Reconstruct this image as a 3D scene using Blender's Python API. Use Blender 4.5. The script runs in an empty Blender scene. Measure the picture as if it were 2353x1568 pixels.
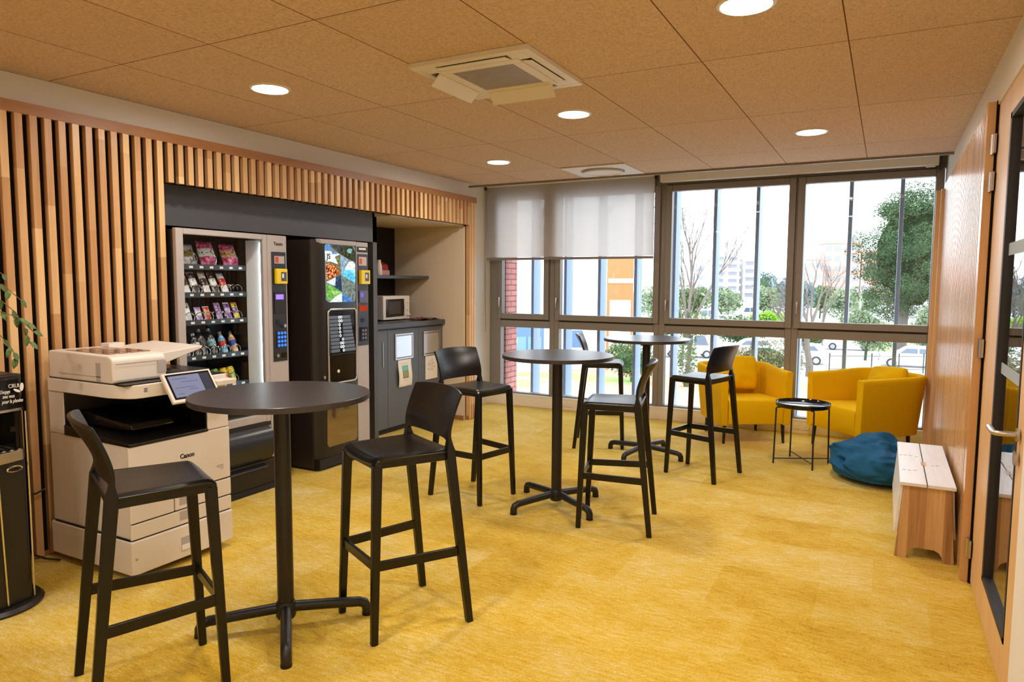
import bpy, bmesh, math, random
from mathutils import Vector, Matrix, noise, Euler
random.seed(7)
PI = math.pi
SC = bpy.context.scene
COL = SC.collection

# ------------------------------------------------------------------ helpers
def lin(r, g, b):
    f = lambda c: ((c/255+0.055)/1.055)**2.4 if c > 10 else c/255/12.92
    return (f(r), f(g), f(b), 1)

class MB:
    """collects shapes into one mesh (world or local coordinates)"""
    def __init__(s): s.bm = bmesh.new(); s.m = 0
    def face(s, vs):
        try:
            f = s.bm.faces.new(vs); f.material_index = s.m; return f
        except ValueError: return None
    def v(s, p): return s.bm.verts.new(p)
    def quad(s, a, b, c, d): return s.face([s.v(p) for p in (a, b, c, d)])
    def poly(s, pts): return s.face([s.v(p) for p in pts])
    def box(s, x0, x1, y0, y1, z0, z1, M=None):
        P = [(x0,y0,z0),(x1,y0,z0),(x1,y1,z0),(x0,y1,z0),(x0,y0,z1),(x1,y0,z1),(x1,y1,z1),(x0,y1,z1)]
        return s.hexa(P, M)
    def hexa(s, P, M=None):
        if M: P = [M @ Vector(p) for p in P]
        v = [s.v(p) for p in P]
        for q in ((0,3,2,1),(4,5,6,7),(0,1,5,4),(1,2,6,5),(2,3,7,6),(3,0,4,7)): s.face([v[i] for i in q])
    def prism(s, pts, axis, a0, a1):
        """polygon pts (u,v) extruded along axis 'x','y','z' from a0 to a1"""
        def mk(u, w, a):
            return {'x': (a,u,w), 'y': (u,a,w), 'z': (u,w,a)}[axis]
        A = [s.v(mk(u,w,a0)) for u,w in pts]; B = [s.v(mk(u,w,a1)) for u,w in pts]
        n = len(pts)
        s.face(A[::-1]); s.face(B)
        for i in range(n): s.face([A[i], A[(i+1)%n], B[(i+1)%n], B[i]])
    def bar(s, p0, p1, w0, h0, w1=None, h1=None, up=(0,0,1)):
        """tapered rectangular bar from p0 to p1"""
        w1 = w0 if w1 is None else w1; h1 = h0 if h1 is None else h1
        p0, p1 = Vector(p0), Vector(p1); d = (p1-p0).normalized(); up = Vector(up)
        if abs(d.dot(up)) > .95: up = Vector((0,1,0))
        r = d.cross(up).normalized(); u = r.cross(d).normalized()
        P = []
        for p, w, h in ((p0,w0,h0),(p1,w1,h1)):
            P += [p-r*w/2-u*h/2, p+r*w/2-u*h/2, p+r*w/2+u*h/2, p-r*w/2+u*h/2]
        v = [s.v(p) for p in P]
        for q in ((0,3,2,1),(4,5,6,7),(0,1,5,4),(1,2,6,5),(2,3,7,6),(3,0,4,7)): s.face([v[i] for i in q])
    def cyl(s, p0, p1, r0, r1=None, seg=16, cap=True):
        r1 = r0 if r1 is None else r1
        p0, p1 = Vector(p0), Vector(p1); d = (p1-p0).normalized()
        a = d.orthogonal().normalized(); b = d.cross(a)
        A = []; B = []
        for i in range(seg):
            t = 2*PI*i/seg; o = a*math.cos(t)+b*math.sin(t)
            A.append(s.v(p0+o*r0)); B.append(s.v(p1+o*r1))
        for i in range(seg): s.face([A[i], A[(i+1)%seg], B[(i+1)%seg], B[i]])
        if cap: s.face(A[::-1]); s.face(B)
    def tube(s, pts, r, seg=8, cap=True, closed=False):
        pts = [Vector(p) for p in pts]; n = len(pts); rings = []
        prev = None
        for i, p in enumerate(pts):
            if closed: d = pts[(i+1)%n]-pts[i-1]
            else: d = pts[min(i+1,n-1)]-pts[max(i-1,0)]
            d.normalize()
            if prev is None: a = d.orthogonal().normalized()
            else:
                a = (prev-d*prev.dot(d)); a = a.normalized() if a.length > 1e-6 else d.orthogonal().normalized()
            prev = a; b = d.cross(a); rr = r[i] if hasattr(r, '__len__') else r
            rings.append([s.v(p+(a*math.cos(2*PI*k/seg)+b*math.sin(2*PI*k/seg))*rr) for k in range(seg)])
        for i in range(n if closed else n-1):
            A, B = rings[i], rings[(i+1)%n]
            for k in range(seg): s.face([A[k], A[(k+1)%seg], B[(k+1)%seg], B[k]])
        if cap and not closed: s.face(rings[0][::-1]); s.face(rings[-1])
    def lathe(s, prof, c=(0,0,0), seg=48, cap0=True, cap1=True):
        c = Vector(c); R = []
        for r, z in prof:
            R.append([s.v(c+Vector((r*math.cos(2*PI*k/seg), r*math.sin(2*PI*k/seg), z))) for k in range(seg)])
        for A, B in zip(R, R[1:]):
            for k in range(seg): s.face([A[k], A[(k+1)%seg], B[(k+1)%seg], B[k]])
        if cap0: s.face(R[0][::-1])
        if cap1: s.face(R[-1])
    def grid(s, f, nu, nv, wrapu=False):
        V = [[s.v(f(i/nu, j/nv)) for j in range(nv+1)] for i in range(nu if wrapu else nu+1)]
        for i in range(nu):
            A = V[i]; B = V[(i+1)%len(V)]
            for j in range(nv): s.face([A[j], B[j], B[j+1], A[j+1]])
        return V
    def blob(s, c, r, seg=16, rings=10, f=None):
        c = Vector(c)
        if not hasattr(r, '__len__'): r = (r,r,r)
        def P(u, w):
            t = 2*PI*u; p = PI*w
            d = Vector((math.sin(p)*math.cos(t), math.sin(p)*math.sin(t), math.cos(p)))
            k = f(d) if f else 1
            return c+Vector((d.x*r[0], d.y*r[1], d.z*r[2]))*k
        V = []
        for j in range(1, rings): V.append([s.v(P(i/seg, j/rings)) for i in range(seg)])
        top = s.v(P(0,0)); bot = s.v(P(0,1))
        for i in range(seg):
            k = (i+1)%seg
            s.face([top, V[0][i], V[0][k]]); s.face([bot, V[-1][k], V[-1][i]])
            for A, B in zip(V, V[1:]): s.face([A[i], B[i], B[k], A[k]])

def wm(o):
    m = o.matrix_basis.copy()
    while o.parent: o = o.parent; m = o.matrix_basis @ m
    return m

def obj(name, mb, mats, parent=None, bevel=0, seg=2, smooth=40, world=True, solid=0, subsurf=0, recalc=True):
    me = bpy.data.meshes.new(name)
    if recalc: bmesh.ops.recalc_face_normals(mb.bm, faces=mb.bm.faces)
    if parent is not None and world: bmesh.ops.transform(mb.bm, matrix=wm(parent).inverted(), verts=mb.bm.verts)
    mb.bm.to_mesh(me); mb.bm.free()
    for m in (mats if isinstance(mats, (list, tuple)) else [mats]): me.materials.append(m)
    o = bpy.data.objects.new(name, me); COL.objects.link(o)
    if parent is not None: o.parent = parent
    if smooth:
        me.polygons.foreach_set('use_smooth', [True]*len(me.polygons))
        me.set_sharp_from_angle(angle=math.radians(smooth))
    if solid:
        m = o.modifiers.new('thick', 'SOLIDIFY'); m.thickness = solid; m.offset = 0
    if bevel:
        m = o.modifiers.new('edge', 'BEVEL'); m.width = bevel; m.segments = seg; m.limit_method = 'ANGLE'; m.angle_limit = math.radians(35)
        m.harden_normals = True
    if subsurf:
        m = o.modifiers.new('sub', 'SUBSURF'); m.levels = subsurf; m.render_levels = subsurf
    return o

def tag(o, label=None, cat=None, group=None, kind=None):
    if label: o['label'] = label
    if cat: o['category'] = cat
    if group: o['group'] = group
    if kind: o['kind'] = kind
    return o

def thing(name, label, cat, loc=(0,0,0), rz=0, group=None, kind=None):
    o = bpy.data.objects.new(name, None); COL.objects.link(o); o.empty_display_size = .1
    o.location = loc; o.rotation_euler = (0,0,rz)
    return tag(o, label, cat, group, kind)

def copy_tree(o, parent=None):
    c = o.copy(); COL.objects.link(c)
    if parent is not None: c.parent = parent
    for ch in list(o.children): copy_tree(ch, c)
    return c

def text(name, body, size, loc, rot, m, parent, align='CENTER', shear=0, ext=.0004, sx=1, bold=0):
    cu = bpy.data.curves.new(name, 'FONT'); cu.body = body; cu.size = size; cu.align_x = align; cu.extrude = ext; cu.shear = shear; cu.offset = bold
    cu.materials.append(m)
    tmp = bpy.data.objects.new(name, cu); me = bpy.data.meshes.new_from_object(tmp); bpy.data.objects.remove(tmp)
    if not me.materials: me.materials.append(m)
    o = bpy.data.objects.new(name, me); COL.objects.link(o)
    M = Matrix.Translation(loc) @ Euler(rot).to_matrix().to_4x4() @ Matrix.Diagonal((sx,1,1,1))
    if parent is not None:
        o.parent = parent; M = wm(parent).inverted() @ M
    o.matrix_basis = M
    return o
FX = (PI/2, 0, PI/2)      # lettering that faces +X

# ------------------------------------------------------------------ materials
class NT:
    def __init__(s, name):
        s.mat = bpy.data.materials.new(name); s.mat.use_nodes = True
        s.t = s.mat.node_tree; s.t.nodes.clear()
        s.out = s.n('ShaderNodeOutputMaterial')
    def n(s, typ, **kw):
        x = s.t.nodes.new(typ)
        for k, v in kw.items():
            if k.startswith('i_'):
                key = k[2:]; key = int(key) if key.isdigit() else key.replace('_', ' ')
                x.inputs[key].default_value = v
            else: setattr(x, k, v)
        return x
    def l(s, a, b): s.t.links.new(a, b)
    def math(s, op, a, b=None, c=None):
        x = s.n('ShaderNodeMath', operation=op)
        for i, q in enumerate((a, b, c)):
            if q is None: continue
            if hasattr(q, 'node'): s.l(q, x.inputs[i])
            else: x.inputs[i].default_value = q
        return x.outputs[0]
    def mix(s, fac, a, b, bl='MIX'):
        x = s.n('ShaderNodeMix', data_type='RGBA', blend_type=bl)
        for i, q in ((0,fac),(6,a),(7,b)):
            if hasattr(q, 'node'): s.l(q, x.inputs[i])
            else: x.inputs[i].default_value = q
        return x.outputs[2]
    def coords(s, scale=(1,1,1), out='Object', loc=(0,0,0)):
        c = s.n('ShaderNodeTexCoord'); m = s.n('ShaderNodeMapping')
        m.inputs['Scale'].default_value = scale; m.inputs['Location'].default_value = loc
        s.l(c.outputs[out], m.inputs[0]); return m.outputs[0]
    def noise(s, vec, scale, detail=3, rough=.5):
        x = s.n('ShaderNodeTexNoise'); x.inputs['Scale'].default_value = scale
        x.inputs['Detail'].default_value = detail; x.inputs['Roughness'].default_value = rough
        s.l(vec, x.inputs['Vector']); return x.outputs['Fac']
    def ramp(s, fac, stops):
        x = s.n('ShaderNodeValToRGB'); e = x.color_ramp.elements
        while len(e) < len(stops): e.new(.5)
        for q, (p, c) in zip(e, stops): q.position = p; q.color = c
        s.l(fac, x.inputs[0]); return x.outputs[0]
    def bsdf(s, col, rough=.5, metal=0, spec=.5, bump=None, bstr=.2, bdist=.002, **kw):
        p = s.n('ShaderNodeBsdfPrincipled')
        for key, q in (('Base Color',col),('Roughness',rough),('Metallic',metal)):
            if hasattr(q, 'node'): s.l(q, p.inputs[key])
            else: p.inputs[key].default_value = q
        p.inputs['Specular IOR Level'].default_value = spec
        for k, q in kw.items(): p.inputs[k.replace('_',' ')].default_value = q
        if bump is not None:
            b = s.n('ShaderNodeBump'); b.inputs['Strength'].default_value = bstr; b.inputs['Distance'].default_value = bdist
            s.l(bump, b.inputs['Height']); s.l(b.outputs[0], p.inputs['Normal'])
        s.l(p.outputs[0], s.out.inputs[0]); return p

def plain(name, col, rough=.5, metal=0, spec=.5, var=.0, bscale=0, bstr=.15):
    t = NT(name); c = col
    if var or bscale:
        v = t.coords(); nz = t.noise(v, bscale or 8, 4)
        if var: c = t.mix(nz, tuple(x*(1-var) for x in col[:3])+(1,), tuple(min(1,x*(1+var)) for x in col[:3])+(1,))
        t.bsdf(c, rough, metal, spec, nz if bscale else None, bstr)
    else: t.bsdf(c, rough, metal, spec)
    return t.mat

def emit(name, col, strength):
    t = NT(name); e = t.n('ShaderNodeEmission'); e.inputs[0].default_value = col; e.inputs[1].default_value = strength
    t.l(e.outputs[0], t.out.inputs[0]); return t.mat

def wood(name, dark, light, grain=(40,40,2.2), rough=.35, cell=None, spec=.5, off=0, coat=0):
    """grain: noise scale per axis (small along the board)"""
    t = NT(name); v = t.coords(grain)
    n1 = t.noise(v, 1, 5, .6); v2 = t.coords(tuple(g*.22 for g in grain)); n2 = t.noise(v2, 1, 3)
    f = t.math('ADD', t.math('MULTIPLY', n1, .55), t.math('MULTIPLY', n2, .45))
    if cell:
        c = t.n('ShaderNodeTexCoord'); sp = t.n('ShaderNodeSeparateXYZ'); t.l(c.outputs['Object'], sp.inputs[0])
        cb = t.n('ShaderNodeCombineXYZ'); ids = []
        for k, cs in enumerate(cell):
            q = t.math('FLOOR', t.math('DIVIDE', t.math('SUBTRACT', sp.outputs[k], off if k == 1 else 0.0), cs)) if cs else None
            ids.append(q)
        # stagger the lengthwise joints per board
        if cell[2] and cell[1]:
            w0 = t.n('ShaderNodeTexWhiteNoise', noise_dimensions='1D'); t.l(ids[1], w0.inputs['W'])
            ids[2] = t.math('FLOOR', t.math('ADD', t.math('DIVIDE', sp.outputs[2], cell[2]), t.math('MULTIPLY', w0.outputs[0], 3.7)))
        for k, q in enumerate(ids):
            if q is not None: t.l(q, cb.inputs[k])
        wn = t.n('ShaderNodeTexWhiteNoise', noise_dimensions='3D'); t.l(cb.outputs[0], wn.inputs['Vector'])
        f = t.math('ADD', t.math('MULTIPLY', f, .55), t.math('MULTIPLY', wn.outputs[0], .42))
    col = t.ramp(f, [(.22, dark), (.72, light)])
    t.bsdf(col, rough, 0, spec, n1, .08, .001, Coat_Weight=coat, Coat_Roughness=.22)
    return t.mat

M = {}
M['white_wall'] = plain('white_wall', lin(232,228,220), .8, var=.02, bscale=60, bstr=.03)
M['beige_wall'] = plain('beige_wall', lin(226,208,186), .8, var=.02, bscale=60, bstr=.03)
M['slat'] = wood('slat_wood', lin(186,134,86), lin(236,196,142), (60,60,3), .38, (0,.077,.62), off=2.97)
M['slat_right'] = wood('slat_wood_varnished', lin(196,142,90), lin(230,184,128), (60,60,3), .3, (0,.077,.9), off=4.44, coat=1)
M['rail_wood'] = wood('rail_wood', lin(140,92,52), lin(176,124,76), (40,3,40), .45)
M['door_wood'] = wood('door_wood', lin(206,158,106), lin(236,198,146), (60,60,2.5), .4)
M['black_felt'] = plain('black_felt', lin(26,22,20), .95, spec=.1)
M['stool'] = plain('stool_plastic', lin(15,14,14), .29, spec=.42, bscale=500, bstr=.04)
M['table_top'] = plain('table_top_laminate', lin(58,53,53), .3, spec=.5, bscale=300, bstr=.03)
M['black_metal'] = plain('black_metal', lin(30,28,29), .4, spec=.5)
M['printer'] = plain('printer_plastic', lin(224,215,207), .42)
M['printer_dark'] = plain('printer_dark', lin(18,16,17), .3)
M['grey_panel'] = plain('grey_panel', lin(86,86,92), .55)
M['dark_panel'] = plain('dark_panel', lin(22,20,22), .6)
M['vend_grey'] = plain('vending_grey', lin(176,168,168), .4)
M['vend_black'] = plain('vending_black', lin(30,27,28), .38)
M['gloss_black'] = plain('gloss_black', lin(14,13,15), .12)
M['chrome'] = plain('chrome', lin(215,212,210), .18, 1)
M['steel'] = plain('brushed_steel', lin(190,184,178), .32, 1)
M['cabinet'] = plain('cabinet_grey', lin(92,96,104), .45, spec=.4)
M['worktop'] = plain('worktop_grey', lin(70,70,76), .35)
M['frame_metal'] = plain('window_frame_metal', lin(138,130,124), .45, .1)
M['frame_dark'] = plain('window_gasket', lin(44,40,40), .6)
M['white_plastic'] = plain('white_plastic', lin(228,222,214), .45)
M['cream'] = plain('cream_plastic', lin(238,226,208), .5)
M['yellow_plastic'] = plain('yellow_plastic', lin(236,206,24), .4)
M['fabric_yellow'] = plain('yellow_fabric', lin(242,192,6), .9, spec=.15, var=.05, bscale=350, bstr=.25)
M['bean'] = plain('blue_canvas', lin(34,92,134), .85, spec=.2, var=.06, bscale=250, bstr=.3)
M['paper'] = plain('paper', lin(238,232,226), .8)
M['fin'] = plain('fin_blue_grey', lin(140,162,196), .5, .2)
M['white_diffuse'] = plain('white_facade', lin(240,240,240), .9)

# thin clear glass
def glass(name, tint, refl0=.04, refl1=.75, rough=.0):
    t = NT(name); lw = t.n('ShaderNodeLayerWeight'); lw.inputs[0].default_value = .5
    f = t.math('POWER', lw.outputs['Facing'], 4.0)
    f = t.math('ADD', t.math('MULTIPLY', f, refl1), refl0)
    a = t.n('ShaderNodeBsdfTransparent'); a.inputs[0].default_value = tint
    g = t.n('ShaderNodeBsdfGlossy'); g.inputs['Roughness'].default_value = rough
    m = t.n('ShaderNodeMixShader'); t.l(f, m.inputs[0]); t.l(a.outputs[0], m.inputs[1]); t.l(g.outputs[0], m.inputs[2])
    t.l(m.outputs[0], t.out.inputs[0]); return t.mat
M['glass'] = glass('window_glass', (.97,.985,1,1))
M['door_glass'] = glass('door_glass', (.9,.92,.92,1), .05, .9)
M['vend_glass'] = glass('vending_glass', (.97,.98,.98,1), .02, .4)
def frosted():
    t = NT('frosted_band'); a = t.n('ShaderNodeBsdfTransparent'); d = t.n('ShaderNodeBsdfDiffuse'); d.inputs[0].default_value = (.75,.83,.9,1)
    tr = t.n('ShaderNodeBsdfTranslucent'); tr.inputs[0].default_value = (.75,.83,.9,1)
    m1 = t.n('ShaderNodeMixShader', i_0=.5); t.l(d.outputs[0], m1.inputs[1]); t.l(tr.outputs[0], m1.inputs[2])
    m = t.n('ShaderNodeMixShader', i_0=.75); t.l(a.outputs[0], m.inputs[1]); t.l(m1.outputs[0], m.inputs[2])
    t.l(m.outputs[0], t.out.inputs[0]); return t.mat
M['frost'] = frosted()
def blind_mat():
    t = NT('screen_fabric'); a = t.n('ShaderNodeBsdfTransparent'); d = t.n('ShaderNodeBsdfDiffuse'); d.inputs[0].default_value = lin(226,218,210)
    tr = t.n('ShaderNodeBsdfTranslucent'); tr.inputs[0].default_value = lin(246,243,240)
    m1 = t.n('ShaderNodeMixShader', i_0=.54); t.l(d.outputs[0], m1.inputs[1]); t.l(tr.outputs[0], m1.inputs[2])
    m = t.n('ShaderNodeMixShader', i_0=.80); t.l(a.outputs[0], m.inputs[1]); t.l(m1.outputs[0], m.inputs[2])
    t.l(m.outputs[0], t.out.inputs[0]); return t.mat
M['blind'] = blind_mat()

def carpet():
    t = NT('yellow_carpet')
    v = t.coords((1,1,1)); c = t.n('ShaderNodeTexCoord'); sp = t.n('ShaderNodeSeparateXYZ'); t.l(c.outputs['Object'], sp.inputs[0])
    cb = t.n('ShaderNodeCombineXYZ')
    iy = t.math('FLOOR', t.math('DIVIDE', sp.outputs[1], .5)); t.l(iy, cb.inputs[1])
    ix = t.math('FLOOR', t.math('ADD', t.math('DIVIDE', sp.outputs[0], .5), t.math('MULTIPLY', t.math('MODULO', iy, 2.0), .5))); t.l(ix, cb.inputs[0])
    wn = t.n('ShaderNodeTexWhiteNoise', noise_dimensions='2D'); t.l(cb.outputs[0], wn.inputs['Vector'])
    cloud = t.noise(t.coords((1,1.6,1)), 3.2, 5, .6)
    streak = t.noise(t.coords((15,50,1)), 1, 5, .75)
    streak2 = t.noise(t.coords((85,165,1)), 1, 4, .8)
    f = t.math('ADD', t.math('MULTIPLY', t.math('ADD', wn.outputs[0], .5), .075), t.math('ADD', t.math('MULTIPLY', cloud, .24), .06))
    f = t.math('ADD', f, t.math('MULTIPLY', streak, .42))
    f = t.math('ADD', f, t.math('MULTIPLY', streak2, .50))
    col = t.ramp(f, [(.53, lin(150,112,8)), (.64, lin(204,160,24)), (.73, lin(216,182,66)), (.84, lin(228,208,148))])
    h = t.math('ADD', streak2, t.math('MULTIPLY', streak, .6))
    t.bsdf(col, .95, 0, .1, h, .35, .004, Sheen_Weight=.15)
    return t.mat
M['carpet'] = carpet()

def ceiling_mat():
    t = NT('wood_wool_board')
    c = t.n('ShaderNodeTexCoord'); sp = t.n('ShaderNodeSeparateXYZ'); t.l(c.outputs['Object'], sp.inputs[0])
    u = t.math('DIVIDE', t.math('ADD', sp.outputs[0], .21+.6865*12), .6865); w = t.math('DIVIDE', t.math('ADD', sp.outputs[1], -1.02+13.58), 1.358)
    def seam(q, wd): 
        fr = t.math('FRACT', q); d = t.math('MINIMUM', fr, t.math('SUBTRACT', 1.0, fr)); return t.math('LESS_THAN', d, wd)
    s = t.math('MAXIMUM', seam(u, .0042), seam(w, .0020))
    cb = t.n('ShaderNodeCombineXYZ'); t.l(t.math('FLOOR', u), cb.inputs[0]); t.l(t.math('FLOOR', w), cb.inputs[1])
    wn = t.n('ShaderNodeTexWhiteNoise', noise_dimensions='2D'); t.l(cb.outputs[0], wn.inputs['Vector'])
    nz = t.noise(t.coords((1,2.4,1)), 46, 6, .75); n2 = t.noise(t.coords((110,40,1)), 1, 3, .7)
    f = t.math('ADD', t.math('MULTIPLY', nz, .6), t.math('MULTIPLY', n2, .4))
    col = t.ramp(f, [(.33, lin(178,150,124)), (.5, lin(220,194,170)), (.68, lin(238,220,198))])
    col = t.mix(t.math('MULTIPLY', wn.outputs[0], .22), col, lin(190,156,122))
    col = t.mix(s, col, lin(112,76,46))
    t.bsdf(col, .95, 0, .1, nz, .4, .004)
    return t.mat
M['ceiling'] = ceiling_mat()

def brick_mat():
    t = NT('red_brick'); b = t.n('ShaderNodeTexBrick')
    c = t.n('ShaderNodeTexCoord'); sp = t.n('ShaderNodeSeparateXYZ'); t.l(c.outputs['Object'], sp.inputs[0])
    cb = t.n('ShaderNodeCombineXYZ'); t.l(t.math('ADD', sp.outputs[0], sp.outputs[1]), cb.inputs[0]); t.l(sp.outputs[2], cb.inputs[1])
    t.l(cb.outputs[0], b.inputs['Vector'])
    for k, q in (('Color1',lin(176,112,104)),('Color2',lin(190,126,116)),('Mortar',lin(110,84,84)),('Scale',1.0),('Brick Width',.23),('Row Height',.075),('Mortar Size',.008)): b.inputs[k].default_value = q
    t.bsdf(b.outputs[0], .9, 0, .2); return t.mat
M['brick'] = brick_mat()

def foliage(name, a, b, scale=.6):
    t = NT(name); nz = t.noise(t.coords(), scale, 4, .7); col = t.ramp(nz, [(.3, a), (.7, b)])
    d = t.n('ShaderNodeBsdfDiffuse'); t.l(col, d.inputs[0]); tr = t.n('ShaderNodeBsdfTranslucent'); t.l(col, tr.inputs[0])
    m = t.n('ShaderNodeMixShader', i_0=.3); t.l(d.outputs[0], m.inputs[1]); t.l(tr.outputs[0], m.inputs[2]); t.l(m.outputs[0], t.out.inputs[0]); return t.mat
M['leaf_dark'] = foliage('pine_green', lin(44,68,50), lin(104,130,94))
M['leaf_mid'] = foliage('hedge_green', lin(60,84,50), lin(124,150,96), 1.2)
M['leaf_pale'] = foliage('bush_pale', lin(120,140,110), lin(170,184,150), .4)
M['leaf_lime'] = foliage('bush_lime', lin(120,170,40), lin(180,215,80), .8)
M['leaf_brown'] = foliage('hedge_brown', lin(104,104,76), lin(160,156,124), 1.2)
M['leaf_blue'] = foliage('cedar_blue', lin(92,116,120), lin(130,152,152), .3)
M['bark'] = plain('bark', lin(112,104,98), .9, var=.2, bscale=12)
M['leaf_house'] = plain('houseplant_leaf', lin(88,118,58), .45, var=.15, bscale=12)
M['stem'] = plain('plant_stem', lin(120,104,60), .6)
M['grass'] = plain('grass', lin(150,186,104), .95, var=.2, bscale=.8)
M['asphalt'] = plain('asphalt', lin(196,196,200), .9, var=.08, bscale=.5)
M['mulch'] = plain('leaf_litter', lin(190,150,128), .95, var=.25, bscale=2.5)
M['car_white'] = plain('car_white', lin(240,240,242), .25)
M['car_dark'] = plain('car_dark', lin(60,66,80), .25)
M['car_glass'] = plain('car_glass', lin(90,104,120), .1)
M['tyre'] = plain('tyre', lin(52,54,58), .8)
M['rim'] = plain('rim', lin(170,174,180), .35, .6)
M['pink'] = plain('pink_facade', lin(224,164,150), .9)
M['grey_facade'] = plain('pale_facade', lin(214,214,216), .9)
M['facade_glass'] = plain('facade_window', lin(140,146,156), .3)
M['facade_blue'] = plain('blue_door', lin(88,120,160), .4)
M['orange'] = plain('orange_panel', lin(236,122,74), .7, var=.04, bscale=1.5)
M['fence'] = plain('fence_black', lin(48,54,58), .6)
M['ink'] = plain('ink_black', lin(20,18,18), .6)
M['ink_grey'] = plain('ink_grey', lin(120,112,108), .6)
M['white_ink'] = plain('white_ink', lin(236,234,230), .5)

# ------------------------------------------------------------------ room shell
XL, YW, ZC = -4.24, 8.0, 2.755
def struct(name, mb, mats, parent=None, **kw):
    o = obj(name, mb, mats, parent, **kw)
    if parent is None: o['kind'] = 'structure'
    return o
b = MB(); b.box(-5.6, 2.2, -2.2, 8.02, -.12, 0); struct('floor', b, M['carpet'])
b = MB(); b.box(-5.6, 2.2, -2.2, 7.2, ZC, 3.05); struct('ceiling', b, M['ceiling'])
b = MB(); b.box(-5.6, 2.2, 7.2, 8.3, 2.93, 3.05); struct('trim_1', b, M['white_wall'])
b = MB(); b.box(-4.66, .46, 7.19, 7.225, 2.735, 2.80); struct('trim_2', b, M['frame_metal'])
b = MB(); b.box(-5.6, 2.2, -2.3, -2.2, 0, 3.05); struct('wall_back', b, M['white_wall'])
# left wall: white masonry set back behind the slatted lining
b = MB()
b.box(-4.76, -4.66, 6.95, 8.3, 0, 2.95)
b.box(-5.6, -4.335, -2.2, 7.0, 2.285, ZC)            # bulkhead above the niche
b.box(-4.66, -4.335, 6.84, 7.0, 0, 2.29)             # pier at the window end
b.box(-5.6, -4.335, -2.2, 3.0, 0, 2.29)
WL = struct('wall_left', b, M['white_wall'])
b = MB(); b.box(-4.335, -4.273, -2.2, 3.03, 0, 2.56); b.box(-4.335, -4.273, 3.03, 7.0, 2.262, 2.56); b.box(-4.335, -4.273, 6.87, 7.0, 0, 2.3)
obj('felt_backing', b, M['black_felt'], WL)
b = MB(); b.box(-4.335, -4.238, -2.2, 7.02, 2.522, 2.586); obj('top_rail', b, M['rail_wood'], WL)
b = MB()
y = 3.03-.042
ys = [y-.077*k for k in range(0, 66)]
for q in ys: b.box(-4.29, XL, q, q+.042, .012, 2.524)
k = 1
while y+.077*k < 6.86:
    b.box(-4.29, XL, y+.077*k, y+.077*k+.042, 2.262, 2.524); k += 1
for q in (6.868, 6.918, 6.968): b.box(-4.29, XL, q, q+.036, .012, 2.524)
obj('slat_lining', b, M['slat'], WL, bevel=.003, seg=1)
b = MB(); b.box(-4.335, -4.262, -2.2, 3.03, 0, .03); b.box(-4.3, -4.25, 6.86, 7.01, 0, .05); obj('bottom_rail', b, M['rail_wood'], WL)
# niche for the machines
b = MB()
b.box(-5.4, -5.284, 2.9, 6.95, 0, 2.3)
struct('wall_niche', b, M['dark_panel'])
b = MB(); b.box(-5.3, -4.3, 6.83, 6.88, 0, 2.3); b.box(-5.3, -4.3, 5.5, 6.88, 2.25, 2.3); struct('wall_niche_end', b, M['beige_wall'])
b = MB(); b.box(-4.9, -4.3, 6.815, 6.832, 0, .05); struct('baseboard_niche', b, M['rail_wood'])
b = MB(); b.box(-5.3, -4.5, 2.98, 3.02, 0, 2.3); b.box(-5.3, -4.52, 3.02, 5.5, 2.2, 2.3); struct('wall_niche_side', b, M['dark_panel'])
b = MB(); b.box(-4.53, -4.50, 3.0, 5.53, 2.0, 2.34); b.box(-5.28, -4.50, 5.47, 5.53, 0, 2.3); struct('trim_3', b, M['grey_panel'])

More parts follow.
